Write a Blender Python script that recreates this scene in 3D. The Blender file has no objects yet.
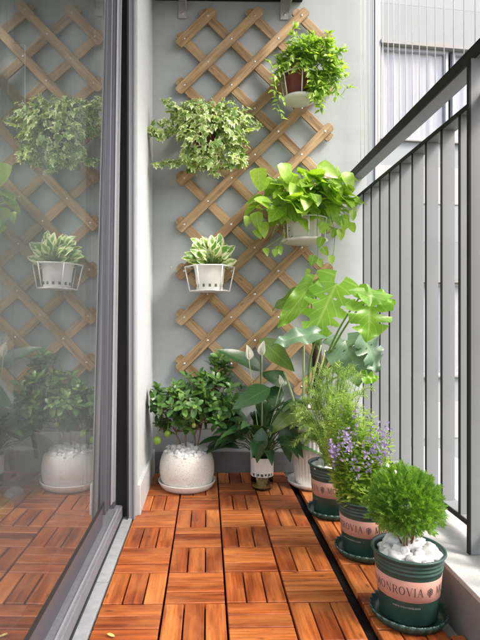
import bpy, math, random
from mathutils import Vector, Matrix, noise
random.seed(7)
R = math.radians; PI = math.pi
scene = bpy.context.scene
col = scene.collection
H, F, TH, CX = 0.68, 507.0, 0.0218, 218.0
cs, sn = math.cos(TH), math.sin(TH)

def P(px, py, Y):
    """real place of a spot of the photograph that stands Y metres down the balcony"""
    a = (px - CX) / F
    X = Y * (sn + a * cs) / (cs - a * sn)
    d = X * sn + Y * cs
    return Vector((X, Y, H + (320 - py) / F * d))

# ------------------------------------------------------------------ mesh accumulator
class MB:
    def __init__(s): s.v = []; s.f = []; s.uv = []; s.mi = []; s.sm = []
    def add(s, vs, fs, uvs=None, mi=0, smooth=False):
        b = len(s.v)
        s.v += [tuple(x) for x in vs]
        for f in fs:
            s.f.append([b + i for i in f])
            s.uv += [(uvs[i] if uvs else (0.0, 0.0)) for i in f]
            s.mi.append(mi); s.sm.append(smooth)
    def box(s, c, d, rot=None, mi=0, bev=0.0, uvl=None):
        x, y, z = d[0] / 2, d[1] / 2, d[2] / 2
        c = Vector(c)
        if bev <= 0:
            vs = [Vector((a, b_, e)) for a in (-x, x) for b_ in (-y, y) for e in (-z, z)]
            fs = [(0, 1, 3, 2), (4, 6, 7, 5), (0, 4, 5, 1), (2, 3, 7, 6), (0, 2, 6, 4), (1, 5, 7, 3)]
        else:
            vs = []; fs = []
            k = min(bev, x * .9, y * .9, z * .9)
            # rings: bottom inset, low, high, top inset
            rings = [(x - k, y - k, -z), (x, y, -z + k), (x, y, z - k), (x - k, y - k, z)]
            for (a, b_, e) in rings:
                kk = k if (a == x) else k * .6
                vs += [Vector(q) for q in ((-a + kk, -b_, e), (a - kk, -b_, e), (a, -b_ + kk, e), (a, b_ - kk, e),
                       (a - kk, b_, e), (-a + kk, b_, e), (-a, b_ - kk, e), (-a, -b_ + kk, e))]
            for r in range(3):
                for i in range(8):
                    j = (i + 1) % 8
                    fs.append((r * 8 + i, r * 8 + j, r * 8 + 8 + j, r * 8 + 8 + i))
            fs.append(tuple(range(7, -1, -1))); fs.append(tuple(range(24, 32)))
        uvs = None
        if uvl is not None:
            ax, o1, o2 = uvl
            uvs = [((q[ax] + o1), (q[1 - ax] + o2 + q[2] * .7)) if ax < 2 else (q[2] + o1, q[0] + q[1] + o2) for q in vs]
        if rot is not None: vs = [rot @ q for q in vs]
        s.add([c + q for q in vs], fs, uvs, mi)
    def tube(s, pts, r0, r1=None, n=6, mi=0, cap=True):
        if r1 is None: r1 = r0
        pts = [Vector(p) for p in pts]
        vs = []; fs = []; uvs = []
        m = len(pts); up = Vector((0.13, 0.21, 1)).normalized(); prev = None
        for i, p in enumerate(pts):
            t = (pts[min(i + 1, m - 1)] - pts[max(i - 1, 0)])
            t = t.normalized() if t.length > 1e-9 else Vector((0, 0, 1))
            if prev is None:
                a = t.cross(up)
                if a.length < .1: a = t.cross(Vector((1, 0, 0)))
            else: a = prev - t * prev.dot(t)
            a.normalize(); prev = a; b = t.cross(a)
            r = r0 + (r1 - r0) * i / max(1, m - 1)
            for k in range(n):
                an = 2 * PI * k / n
                vs.append(p + (a * math.cos(an) + b * math.sin(an)) * r); uvs.append((k / n, i / m))
        for i in range(m - 1):
            for k in range(n):
                j = (k + 1) % n
                fs.append((i * n + k, i * n + j, i * n + n + j, i * n + n + k))
        if cap: fs.append(tuple(range(n - 1, -1, -1))); fs.append(tuple(range((m - 1) * n, m * n)))
        s.add(vs, fs, uvs, mi, True)
    def lathe(s, c, prof, n=48, mi=0, fn=None, close=False, sm=True):
        c = Vector(c); vs = []; fs = []; uvs = []
        for i, (r, z) in enumerate(prof):
            for k in range(n):
                an = 2 * PI * k / n
                rr, zz = (fn(r, z, an, i) if fn else (r, z))
                vs.append(c + Vector((rr * math.cos(an), rr * math.sin(an), zz))); uvs.append((k / n, z))
        m = len(prof)
        for i in range(m if close else m - 1):
            i2 = (i + 1) % m
            for k in range(n):
                j = (k + 1) % n
                fs.append((i * n + k, i * n + j, i2 * n + j, i2 * n + k))
        s.add(vs, fs, uvs, mi, sm)
    def disc(s, c, r, n=32, mi=0):
        c = Vector(c)
        s.add([c + Vector((r * math.cos(2 * PI * k / n), r * math.sin(2 * PI * k / n), 0)) for k in range(n)], [tuple(range(n))], None, mi)
    def blob(s, c, r, sub=2, seed=0.0, amp=.25, sc=(1, 1, 1), freq=1.3, mi=0):
        import bmesh
        bm = bmesh.new(); bmesh.ops.create_icosphere(bm, subdivisions=sub, radius=1)
        c = Vector(c); vs = []
        for q in bm.verts:
            d = q.co.normalized()
            k = 1 + amp * noise.noise(d * freq + Vector((seed, seed * 1.7, -seed))) * 1.6
            vs.append(c + Vector((d.x * sc[0], d.y * sc[1], d.z * sc[2])) * r * k)
        fs = [tuple(x.index for x in f.verts) for f in bm.faces]; bm.free()
        s.add(vs, fs, None, mi, True)

def root_loc(o):
    while o.parent: o = o.parent
    return o.location.copy()
def obj(name, mb, mats, parent=None, kind=None, label=None):
    me = bpy.data.meshes.new(name)
    off = root_loc(parent) if parent else Vector((0, 0, 0))
    me.from_pydata([tuple(Vector(q) - off) for q in mb.v], [], mb.f)
    uvl = me.uv_layers.new(name='UVMap')
    flat = [c for q in mb.uv for c in q]
    uvl.data.foreach_set('uv', flat)
    me.polygons.foreach_set('material_index', mb.mi)
    me.polygons.foreach_set('use_smooth', mb.sm)
    for m in (mats if isinstance(mats, (list, tuple)) else [mats]): me.materials.append(m)
    me.update()
    o = bpy.data.objects.new(name, me); col.objects.link(o)
    if parent: o.parent = parent
    if kind: o['kind'] = kind
    if label: o['label'] = label
    return o
def thing(name, label, cat, loc=(0, 0, 0), group=None):
    o = bpy.data.objects.new(name, None); o.empty_display_size = .05; col.objects.link(o)
    o.location = loc; o['label'] = label; o['category'] = cat
    if group: o['group'] = group
    return o
def tag(o, label, cat, group=None):
    o['label'] = label; o['category'] = cat
    if group: o['group'] = group
    return o
def recentre(o, c):
    """moves the origin of a lone mesh to c without moving the mesh"""
    c = Vector(c); o.data.transform(Matrix.Translation(-c)); o.location = c
def dup(o, parent, loc=None, name=None):
    c = o.copy(); col.objects.link(c); c.parent = parent
    if loc is not None: c.location = loc
    return c

# ------------------------------------------------------------------ materials
class NT:
    def __init__(s, name):
        s.m = bpy.data.materials.new(name); s.m.use_nodes = True
        s.t = s.m.node_tree; s.n = s.t.nodes; s.n.clear()
        s.out = s.n.new('ShaderNodeOutputMaterial')
    def new(s, ty, **kw):
        q = s.n.new(ty)
        for k, v in kw.items():
            if k in q.inputs.keys() and not hasattr(q, k): q.inputs[k].default_value = v
            else: setattr(q, k, v)
        return q
    def link(s, a, b): s.t.links.new(a, b)
    def ramp(s, fac, stops, interp='LINEAR'):
        q = s.n.new('ShaderNodeValToRGB'); q.color_ramp.interpolation = interp
        e = q.color_ramp.elements
        while len(e) < len(stops): e.new(.5)
        for i, (p, c) in enumerate(stops):
            e[i].position = p; e[i].color = (c[0], c[1], c[2], 1) if not isinstance(c, (int, float)) else (c, c, c, 1)
        s.link(fac, q.inputs[0]); return q.outputs[0]
    def mix(s, fac, a, b, mode='MIX'):
        q = s.n.new('ShaderNodeMix'); q.data_type = 'RGBA'; q.blend_type = mode
        for sock, v in ((q.inputs[0], fac), (q.inputs[6], a), (q.inputs[7], b)):
            if hasattr(v, 'is_output'): s.link(v, sock)
            elif isinstance(v, (int, float)): sock.default_value = v
            else: sock.default_value = (v[0], v[1], v[2], 1)
        return q.outputs[2]
    def math(s, op, a, b=0.0, c=0.0):
        q = s.n.new('ShaderNodeMath'); q.operation = op
        for i, v in enumerate((a, b, c)):
            if hasattr(v, 'is_output'): s.link(v, q.inputs[i])
            else: q.inputs[i].default_value = v
        return q.outputs[0]
    def noise(s, vec, scale, detail=4, rough=.55, w=None):
        q = s.n.new('ShaderNodeTexNoise'); q.inputs['Scale'].default_value = scale
        q.inputs['Detail'].default_value = detail; q.inputs['Roughness'].default_value = rough
        if vec is not None: s.link(vec, q.inputs['Vector'])
        return q.outputs[0]
    def geo(s): 
        if not hasattr(s, '_g'): s._g = s.n.new('ShaderNodeNewGeometry')
        return s._g
    def tc(s):
        if not hasattr(s, '_tc'): s._tc = s.n.new('ShaderNodeTexCoord')
        return s._tc
    def mapv(s, vec, scale):
        q = s.n.new('ShaderNodeMapping'); q.inputs['Scale'].default_value = scale; s.link(vec, q.inputs[0]); return q.outputs[0]
    def bsdf(s, color, rough=.5, spec=.5, metal=0.0, bump=None, bstr=.2, bdist=.002, link=True, **kw):
        q = s.n.new('ShaderNodeBsdfPrincipled')
        for nm, v in (('Base Color', color), ('Roughness', rough), ('Specular IOR Level', spec), ('Metallic', metal)):
            if hasattr(v, 'is_output'): s.link(v, q.inputs[nm])
            elif isinstance(v, (int, float)): q.inputs[nm].default_value = v
            else: q.inputs[nm].default_value = (v[0], v[1], v[2], 1)
        for k, v in kw.items(): q.inputs[k].default_value = v
        if bump is not None:
            b = s.n.new('ShaderNodeBump'); b.inputs['Strength'].default_value = bstr; b.inputs['Distance'].default_value = bdist
            s.link(bump, b.inputs['Height']); s.link(b.outputs[0], q.inputs['Normal'])
        if link: s.link(q.outputs[0], s.out.inputs[0])
        return q

def simple(name, c, rough=.5, var=.12, scale=30, bstr=.1, bdist=.001, metal=0.0, spec=.5, **kw):
    t = NT(name); pos = t.geo().outputs['Position']
    n1 = t.noise(pos, scale, 5); n2 = t.noise(pos, scale * .12 + 1, 3)
    f = t.math('MULTIPLY_ADD', n1, .5, t.math('MULTIPLY', n2, .5))
    cc = t.ramp(f, [(.3, [x * (1 - var) for x in c]), (.7, [min(1, x * (1 + var)) for x in c])])
    rr = t.math('MULTIPLY_ADD', n2, .2, rough - .1)
    t.bsdf(cc, rr, spec, metal, bump=n1, bstr=bstr, bdist=bdist, **kw)
    return t.m

def wood_mat(name, tones, grain, rough=.42, coat=0.0, gs=1.0, worn=None, weather=(.5, .3, .16), wamt=.3):
    t = NT(name); uv = t.tc().outputs['UV']; rnd = t.geo().outputs['Random Per Island']
    comb = t.n.new('ShaderNodeCombineXYZ'); t.link(t.math('MULTIPLY', rnd, 37.0), comb.inputs[2])
    add = t.n.new('ShaderNodeVectorMath'); add.operation = 'ADD'; t.link(uv, add.inputs[0]); t.link(comb.outputs[0], add.inputs[1])
    v1 = t.mapv(add.outputs[0], (4 * gs, 48 * gs, 1)); v2 = t.mapv(add.outputs[0], (9 * gs, 190 * gs, 1)); v3 = t.mapv(add.outputs[0], (9, 16, 1))
    dist = t.noise(v1, 1.0, 5, .6)
    fine = t.noise(v2, 1.0, 4, .6); blot = t.noise(v3, 1.0, 3)
    base = t.ramp(rnd, [(i / (len(tones) - 1), c) for i, c in enumerate(tones)])
    g1 = t.ramp(dist, [(.35, grain), (.62, (1, 1, 1))])
    c1 = t.mix(.8, base, g1, 'MULTIPLY')
    g2 = t.ramp(fine, [(.32, (.55, .5, .45)), (.6, (1.08, 1.05, 1.0))])
    c2 = t.mix(.75, c1, g2, 'MULTIPLY')
    c3 = t.mix(t.ramp(blot, [(.45, 0.0), (.75, .35)]), c2, tones[-1])
    kn = t.n.new('ShaderNodeTexVoronoi'); kn.inputs['Scale'].default_value = 1.0; t.link(t.mapv(add.outputs[0], (11, 30, 1)), kn.inputs['Vector'])
    c3 = t.mix(t.ramp(kn.outputs['Distance'], [(.05, .75), (.16, 0.0)]), c3, [x * .28 for x in tones[1]])
    ps = t.geo().outputs['Position']; wt = t.noise(ps, 5.5, 6, .7); sp = t.noise(ps, 85, 4, .75)
    c3 = t.mix(t.ramp(wt, [(.52, 0.0), (.72, wamt)]), c3, weather)
    c3 = t.mix(t.ramp(sp, [(.60, 0.0), (.72, .45)]), c3, [x * .35 for x in tones[1]])
    if worn:
        wn = t.noise(t.geo().outputs['Position'], 7.0, 5, .65)
        c3 = t.mix(t.ramp(wn, [(.5, 0.0), (.72, .55)]), c3, worn)
    rr = t.math('MULTIPLY_ADD', fine, .3, rough - .15)
    t.bsdf(c3, rr, .45, bump=t.math('MULTIPLY_ADD', fine, .6, dist), bstr=.35, bdist=.0012)
    return t.m

def leaf_mat(name, a, b, edge=None, edge_at=.6, vein=None, trans=.35, rough=.4, vk=7.0, spec=.5, tcol=None, blot=0.0, young=None):
    """a, b two tones mixed leaf by leaf; edge a paler margin"""
    t = NT(name); uv = t.tc().outputs['UV']
    sep = t.n.new('ShaderNodeSeparateXYZ'); t.link(uv, sep.inputs[0]); u, v = sep.outputs[0], sep.outputs[1]
    rnd = t.geo().outputs['Random Per Island']; pos = t.geo().outputs['Position']
    n = t.noise(pos, 60, 3)
    f = t.math('MULTIPLY_ADD', rnd, .75, t.math('MULTIPLY_ADD', n, .8, -.3))
    c = t.ramp(f, [(.1, a), (.9, b)] if young is None else [(.05, a), (.72, b), (.95, young)])
    if vein is not None:
        w = t.math('SINE', t.math('MULTIPLY', t.math('SUBTRACT', v, t.math('MULTIPLY', u, .35)), vk * 2 * PI))
        vm = t.ramp(w, [(.86, 0.0), (.99, .45)])
        c = t.mix(vm, c, vein)
        c = t.mix(t.ramp(u, [(.0, .75), (.09, 0.0)]), c, vein)
    if edge is not None:
        nn = t.noise(pos, 95, 4, .7)
        e = t.math('ADD', u, t.math('MULTIPLY', t.math('SUBTRACT', nn, .5), 1.5))
        e = t.math('ADD', e, t.math('MULTIPLY', t.math('SUBTRACT', rnd, .5), blot))
        c = t.mix(t.ramp(e, [(edge_at - .05, 0.0), (edge_at + .07, 1.0)]), c, edge)
    q = t.bsdf(c, rough, spec, bump=n, bstr=.12, bdist=.002, link=False)
    tr = t.n.new('ShaderNodeBsdfTranslucent')
    tc = t.mix(1.0, c, tcol or (1.5, 1.55, .55), 'MULTIPLY'); t.link(tc, tr.inputs[0])
    mx = t.n.new('ShaderNodeMixShader'); mx.inputs[0].default_value = trans
    t.link(q.outputs[0], mx.inputs[1]); t.link(tr.outputs[0], mx.inputs[2]); t.link(mx.outputs[0], t.out.inputs[0])
    return t.m

M = {}
M['deck'] = wood_mat('deck_wood', [(.54, .145, .032), (.27, .055, .014), (.62, .20, .05), (.40, .095, .02), (.70, .27, .08)], (.32, .17, .11), rough=.42, weather=(.60, .33, .17), wamt=.10)
M['lattice'] = wood_mat('lattice_wood', [(.54, .38, .205), (.44, .29, .145), (.61, .45, .27)], (.38, .31, .26), rough=.65, weather=(.36, .29, .22))
M['black_plastic'] = simple('black_plastic', (.008, .0075, .0075), .8, spec=.1)
M['steel'] = simple('screw_steel', (.62, .61, .58), .3, metal=.8)
M['dark_metal'] = simple('dark_painted_metal', (.012, .014, .015), .55, scale=80, spec=.2)
M['grey_metal'] = simple('grey_painted_metal', (.20, .212, .222), .45, scale=9, var=.12)
M['white_wire'] = simple('white_coated_wire', (.8, .8, .78), .35, var=.04)
M['guard_wire'] = simple('nylon_coated_wire', (.82, .82, .82), .3, var=.03)

def wall_mat(name, c, c2, bumpy=.35):
    t = NT(name); pos = t.geo().outputs['Position']
    big = t.noise(pos, 1.6, 5, .6); mid = t.noise(pos, 9, 5, .6); fine = t.noise(pos, 260, 3)
    cc = t.mix(t.ramp(big, [(.35, 0.0), (.65, 1.0)]), c, c2)
    streak = t.noise(t.mapv(pos, (22, 22, 1.2)), 1.0, 4)
    cc = t.mix(t.ramp(streak, [(.55, 0.0), (.8, .25)]), cc, [x * .82 for x in c])
    cc = t.mix(t.ramp(mid, [(.6, 0.0), (.8, .2)]), cc, [min(1, x * 1.2) for x in c2])
    st_ = t.noise(t.mapv(pos, (3, 3, 7)), 1.0, 6, .7)
    cc = t.mix(t.ramp(st_, [(.50, 0.0), (.68, .32)]), cc, [x * .72 for x in c])
    # a few small chips of paint
    ch = t.n.new('ShaderNodeTexVoronoi'); ch.inputs['Scale'].default_value = 9.0; t.link(pos, ch.inputs['Vector'])
    cc = t.mix(t.ramp(ch.outputs['Distance'], [(.02, .7), (.035, 0.0)]), cc, (.75, .75, .72))
    t.bsdf(cc, .82, .25, bump=t.math('MULTIPLY_ADD', fine, .5, mid), bstr=bumpy, bdist=.0015)
    return t.m
M['wall_grey'] = wall_mat('grey_blue_plaster', (.375, .405, .412), (.405, .43, .435))
M['wall_white'] = wall_mat('white_plaster', (.50, .53, .55), (.55, .575, .59))
M['skirting_dark'] = simple('dark_stone_skirting', (.13, .14, .15), .45, scale=60, var=.25)
M['skirting_pale'] = simple('pale_stone_skirting', (.52, .54, .55), .5, scale=60)
M['alu_dark'] = simple('grey_anodised_frame', (.085, .087, .105), .4, metal=.1, scale=8, var=.05, bstr=0.0)
M['alu_light'] = simple('silver_frame_strip', (.30, .31, .335), .4, metal=.1, scale=8, var=.03, bstr=0.0)
M['door_black'] = simple('black_door_strip', (.015, .016, .018), .55)
def stone_mat(name, c, speck=.5, joints=None, rough=.6):
    t = NT(name); pos = t.geo().outputs['Position']
    a = t.noise(pos, 420, 3, .8); b = t.noise(pos, 40, 5, .65); d = t.noise(pos, 4, 4)
    cc = t.ramp(t.math('MULTIPLY_ADD', a, speck, t.math('MULTIPLY_ADD', b, .4, t.math('MULTIPLY', d, .3))),
                [(.35, [x * .62 for x in c]), (.6, c), (.85, [min(1, x * 1.25) for x in c])])
    t.bsdf(cc, rough, .4, bump=t.math('MULTIPLY_ADD', a, .4, b), bstr=.3, bdist=.001)
    return t.m
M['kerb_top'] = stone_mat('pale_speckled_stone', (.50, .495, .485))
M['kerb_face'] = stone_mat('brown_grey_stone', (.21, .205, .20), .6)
M['floor_stone'] = stone_mat('grey_floor_tile', (.42, .41, .40))
M['sill_stone'] = stone_mat('sill_stone', (.36, .38, .40), .3)
M['track'] = (lambda: None)
def track_mat():
    t = NT('dusty_track_metal'); pos = t.geo().outputs['Position']
    n = t.noise(pos, 90, 5, .6); b = t.noise(pos, 10, 5, .65)
    cc = t.ramp(n, [(.35, (.17, .175, .20)), (.6, (.20, .205, .23)), (.78, (.27, .275, .30))])
    cc = t.mix(t.ramp(b, [(.5, 0.0), (.75, .35)]), cc, (.13, .13, .14))
    t.bsdf(cc, .42, .5, .15, bump=n, bstr=.06, bdist=.0004); return t.m
M['track'] = track_mat()

def glass_mat(name, ior, haze, tint=(.86, .91, .90)):
    t = NT(name); pos = t.geo().outputs['Position']
    fr = t.n.new('ShaderNodeFresnel'); fr.inputs[0].default_value = ior
    gl = t.n.new('ShaderNodeBsdfGlossy'); gl.inputs['Roughness'].default_value = .0; gl.inputs['Color'].default_value = (1.0, 1.0, 1.0, 1)
    tr = t.n.new('ShaderNodeBsdfTransparent'); tr.inputs[0].default_value = tint + (1,)
    df = t.n.new('ShaderNodeBsdfDiffuse'); df.inputs[0].default_value = (.78, .83, .83, 1)
    n = t.noise(t.mapv(pos, (2.2, 2.2, 1.3)), 1.0, 4, .5); n2 = t.noise(pos, 260, 3)
    m1 = t.n.new('ShaderNodeMixShader'); t.link(t.math('MINIMUM', t.math('MULTIPLY', fr.outputs[0], 1.22), .95), m1.inputs[0]); t.link(tr.outputs[0], m1.inputs[1]); t.link(gl.outputs[0], m1.inputs[2])
    m2 = t.n.new('ShaderNodeMixShader'); hz = t.ramp(n, [(.35, haze * .35), (.7, haze * 1.9)])  # white diffuse share paints the pale haze over the reflection
    spots = t.ramp(n2, [(.74, 0.0), (.8, haze * 1.5)])
    t.link(t.math('ADD', hz, spots), m2.inputs[0])
    t.link(m1.outputs[0], m2.inputs[1]); t.link(df.outputs[0], m2.inputs[2]); t.link(m2.outputs[0], t.out.inputs[0])
    return t.m
M['glass'] = glass_mat('hazy_door_glass', 3.5, .032)
M['glass_inner'] = glass_mat('inner_pane_glass', 1.5, .012)
M['window_pane'] = glass_mat('window_pane_glass', 1.12, .01, (1, 1, 1))
def clear_glass():
    t = NT('clear_vase_glass'); fr = t.n.new('ShaderNodeFresnel'); fr.inputs[0].default_value = 1.45
    gl = t.n.new('ShaderNodeBsdfGlossy'); gl.inputs['Roughness'].default_value = .03
    tr = t.n.new('ShaderNodeBsdfTransparent'); tr.inputs[0].default_value = (.96, .97, .95, 1)
    m1 = t.n.new('ShaderNodeMixShader'); t.link(fr.outputs[0], m1.inputs[0]); t.link(tr.outputs[0], m1.inputs[1]); t.link(gl.outputs[0], m1.inputs[2])
    t.link(m1.outputs[0], t.out.inputs[0]); return t.m
M['vase_glass'] = clear_glass()

M['pot_green'] = simple('dark_green_plastic', (.030, .075, .062), .38, var=.3, scale=45, bstr=.05)
M['pot_pink'] = simple('dusty_pink_band', (.53, .28, .225), .55, var=.05)
M['ink'] = simple('dark_print_ink', (.05, .055, .055), .6)
M['ink_white'] = simple('pale_print_ink', (.30, .36, .32), .6)
M['soil'] = simple('potting_soil', (.045, .03, .02), .9, var=.4, scale=120, bstr=.6, bdist=.004)
def stones_mat():
    t = NT('white_marble_pebble'); rnd = t.geo().outputs['Random Per Island']; pos = t.geo().outputs['Position']
    n = t.noise(pos, 45, 5, .6)
    c = t.ramp(n, [(.3, (.55, .54, .54)), (.55, (.80, .80, .80))])
    c = t.mix(t.ramp(rnd, [(.0, .35), (.5, 0.0)]), c, (.6, .6, .62))
    t.bsdf(c, .4, .5, bump=n, bstr=.25, bdist=.002, **{}); return t.m
M['stones'] = stones_mat()
def terrazzo(name, base, speckc, thr, scale):
    t = NT(name); pos = t.geo().outputs['Position']
    v = t.n.new('ShaderNodeTexVoronoi'); v.inputs['Scale'].default_value = scale; t.link(pos, v.inputs['Vector'])
    sel = t.ramp(v.outputs['Color'], [(.45, 0.0), (.5, 1.0)])
    near = t.ramp(v.outputs['Distance'], [(thr, 1.0), (thr + .06, 0.0)])
    m = t.math('MULTIPLY', near, sel); n = t.noise(pos, 200, 4)
    c = t.mix(m, base, speckc)
    t.bsdf(c, .5, .45, bump=n, bstr=.15, bdist=.0008); return t.m
M['speckle'] = terrazzo('speckled_white_resin', (.74, .73, .70), (.30, .28, .25), .24, 260)
M['white_plastic'] = simple('white_plastic', (.74, .73, .70), .4, var=.04)
M['cream_plastic'] = simple('cream_plastic', (.62, .60, .52), .45, var=.1, scale=50)
M['white_ceramic'] = simple('white_ceramic', (.76, .75, .72), .32, var=.05, scale=20)
M['terracotta'] = simple('red_brown_plastic', (.16, .035, .022), .45, var=.2)
M['bark'] = simple('pale_bark', (.22, .16, .11), .8, var=.35, scale=160, bstr=.6)
M['bark_red'] = simple('red_brown_bark', (.17, .075, .04), .8, var=.35, scale=160, bstr=.6)
M['moss'] = simple('dark_coir_pole', (.05, .032, .022), .95, var=.6, scale=220, bstr=1.0, bdist=.006)
M['stem_green'] = simple('green_stem', (.20, .33, .08), .5, var=.25)
M['stem_dark'] = simple('dark_green_stem', (.06, .13, .035), .5, var=.25)
M['stem_pale'] = simple('pale_stem', (.42, .50, .25), .5, var=.15)
M['root'] = simple('straw_roots', (.62, .48, .20), .7, var=.4, scale=150, bstr=.6)
M['fruit'] = simple('green_citrus_peel', (.16, .28, .03), .38, var=.2, scale=200, bstr=.4)
M['fruit_yellow'] = simple('yellow_citrus_peel', (.30, .33, .05), .4, var=.15, scale=200, bstr=.4)
M['petal_white'] = leaf_mat('white_spathe', (.74, .75, .66), (.82, .82, .74), trans=.35, tcol=(1, 1, .9))
M['petal_purple'] = leaf_mat('purple_petal', (.36, .27, .52), (.58, .50, .74), trans=.3, tcol=(1, 1, 1.1), rough=.6)
M['L_citrus'] = leaf_mat('citrus_leaf', (.045, .125, .035), (.10, .22, .05), vein=(.18, .32, .10), trans=.18, rough=.32, vk=6, young=(.27, .42, .07))
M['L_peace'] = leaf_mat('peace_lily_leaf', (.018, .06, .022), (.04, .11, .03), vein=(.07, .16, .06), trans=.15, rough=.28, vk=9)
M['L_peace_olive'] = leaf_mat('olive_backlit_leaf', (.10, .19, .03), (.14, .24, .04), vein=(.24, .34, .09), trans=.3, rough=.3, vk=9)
M['L_ivy'] = leaf_mat('variegated_ivy_leaf', (.14, .25, .06), (.36, .50, .11), edge=(.72, .77, .50), edge_at=.70, trans=.3, rough=.5, blot=.5)
M['L_pothos'] = leaf_mat('lime_pothos_leaf', (.15, .30, .025), (.31, .48, .045), vein=(.42, .60, .16), trans=.42, rough=.34, vk=5, young=(.40, .60, .08))
M['L_nJoy'] = leaf_mat('cream_green_leaf', (.13, .30, .05), (.28, .46, .08), edge=(.78, .81, .56), edge_at=.50, trans=.3, rough=.38, blot=.5)
M['L_creep'] = leaf_mat('small_trailing_leaf', (.15, .29, .04), (.36, .53, .07), vein=(.5, .62, .25), trans=.42, rough=.42, young=(.56, .68, .16))
M['L_monstera'] = leaf_mat('bright_monstera_leaf', (.16, .37, .04), (.27, .49, .06), vein=(.44, .62, .20), trans=.45, rough=.3, vk=6)
M['L_monstera_dark'] = leaf_mat('blue_green_monstera_leaf', (.12, .215, .135), (.155, .26, .155), vein=(.22, .35, .18), trans=.15, rough=.35, vk=6)
M['L_rosemary'] = leaf_mat('fine_grey_green_leaf', (.22, .36, .10), (.46, .60, .20), trans=.35, rough=.55)
M['L_angel'] = leaf_mat('narrow_fresh_leaf', (.22, .37, .07), (.46, .60, .16), trans=.5, rough=.5, young=(.66, .75, .32))
M['L_cypress'] = leaf_mat('bright_cypress_scale', (.09, .23, .035), (.24, .43, .06), trans=.4, rough=.7, young=(.42, .60, .12))

# ------------------------------------------------------------------ leaf builders
UP = Vector((0, 0, 1))
def rv(s=1.0): return Vector((random.uniform(-s, s), random.uniform(-s, s), random.uniform(-s, s)))
SH = {
 'lance': lambda t: (math.sin(PI * t ** .75)) ** .9 if 0 < t < 1 else 0,
 'ellip': lambda t: math.sqrt(max(0, 1 - (2 * t - 1) ** 2)) ** 1.1,
 'heart': lambda t: (min(1, (t / .10) ** .5) * (1 - max(0, (t - .22) / .78) ** 2.1)) if t > 0 else .35,
 'ovate': lambda t: (min(1, (t / .25) ** .6) * (1 - max(0, (t - .3) / .7) ** 1.7)) if t > 0 else .05,
}
def leaf(mb, base, d, nrm, L, W, shape='lance', droop=.3, fold=.25, n=5, wav=0.0, side=0.0, mi=0):
    d = Vector(d).normalized(); nrm = Vector(nrm); nrm = nrm - d * nrm.dot(d)
    if nrm.length < 1e-3: nrm = d.orthogonal()
    nrm.normalize(); sd = d.cross(nrm)
    w = SH[shape]; p = Vector(base); vs = []; uvs = []; fs = []; step = L / n
    ph = random.uniform(0, 6)
    for i in range(n + 1):
        t = i / n; ww = W * .5 * w(t)
        lift = nrm * (fold * ww)
        wv = nrm * (wav * ww * math.sin(t * 9 + ph))
        vs += [p - sd * ww + lift + wv, p, p + sd * ww + lift - wv]
        uvs += [(1, t), (0, t), (1, t)]
        if i < n:
            b = i * 3
            fs += [(b, b + 1, b + 4, b + 3), (b + 1, b + 2, b + 5, b + 4)]
        p = p + d * step
        ax = sd; ang = -droop / n
        rot = Matrix.Rotation(ang, 3, ax)
        d = rot @ d; nrm = rot @ nrm
        if side:
            r2 = Matrix.Rotation(side / n, 3, nrm); d = r2 @ d; sd = r2 @ sd
    mb.add(vs, fs, uvs, mi, True)

IVY = [(0, -.12), (.32, -.30), (.62, -.22), (.46, .06), (.78, .38), (.38, .42), (.22, .62), (0, 1.0), (-.22, .62), (-.38, .42), (-.78, .38), (-.46, .06), (-.62, -.22), (-.32, -.30)]
def ivy_leaf(mb, base, d, nrm, L, curl=.25):
    d = Vector(d).normalized(); nrm = Vector(nrm); nrm = nrm - d * nrm.dot(d)
    if nrm.length < 1e-3: nrm = d.orthogonal()
    nrm.normalize(); sd = d.cross(nrm)
    vs = [Vector(base) + d * L * .25]; uvs = [(0, .3)]
    for (a, b) in IVY:
        q = math.hypot(a, b - .2); a *= random.uniform(.85, 1.15)
        vs.append(Vector(base) + sd * a * L * .62 + d * b * L - nrm * curl * q * q * L); uvs.append((min(1, .35 + q * .9), b))
    n = len(IVY)
    mb.add(vs, [(0, 1 + i, 1 + (i + 1) % n) for i in range(n)], uvs, 0, False)

def inside(bl):
    tot = sum(b[6] if len(b) > 6 else b[1] * b[2] for b in bl)
    x = random.uniform(0, tot)
    for b in bl:
        x -= b[6] if len(b) > 6 else b[1] * b[2]
        if x <= 0: return b
    return bl[-1]
def sample(bl, hollow=.45):
    """bl: blobs (centre, rx, rz, ry); gives a point and its outward direction"""
    c, rx, rz, ry = inside(bl)[:4]
    d = rv(); 
    while d.length > 1 or d.length < .05: d = rv()
    d.normalize(); q = random.uniform(hollow ** 3, 1) ** (1 / 3.0)
    q *= 1 + .22 * noise.noise(d * 2.2 + c * 9)
    return c + Vector((d.x * rx, d.y * ry, d.z * rz)) * q, Vector((d.x / rx, d.y / ry, d.z / rz)).normalized(), q
def PB(px, py, rx, ry, Y, dy=None, wt=None):
    c = P(px, py, Y); s = Y / F
    b = (c, rx * s, ry * s, dy if dy else (rx + ry) * .5 * s)
    return b + ((None, None, wt) if wt else ())
LIGHT = Vector((.35, -.55, .9)).normalized()
def curve(a, b, sag=0.0, lift=0.0, n=8, j=0.0):
    a = Vector(a); b = Vector(b); out = []
    for i in range(n + 1):
        t = i / n; p = a.lerp(b, t)
        p.z += math.sin(PI * t) * lift - sag * math.sin(PI * t)
        if 0 < i < n and j: p += rv(j)
        out.append(p)
    return out

# ================================================================== SETTING
WY = 2.27       # back wall
# stone floor of the balcony
mb = MB(); mb.box((.06, .2, -.05), (1.0, 4.14, .05)); fl = obj('floor', mb, M['floor_stone'], kind='structure')
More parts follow.
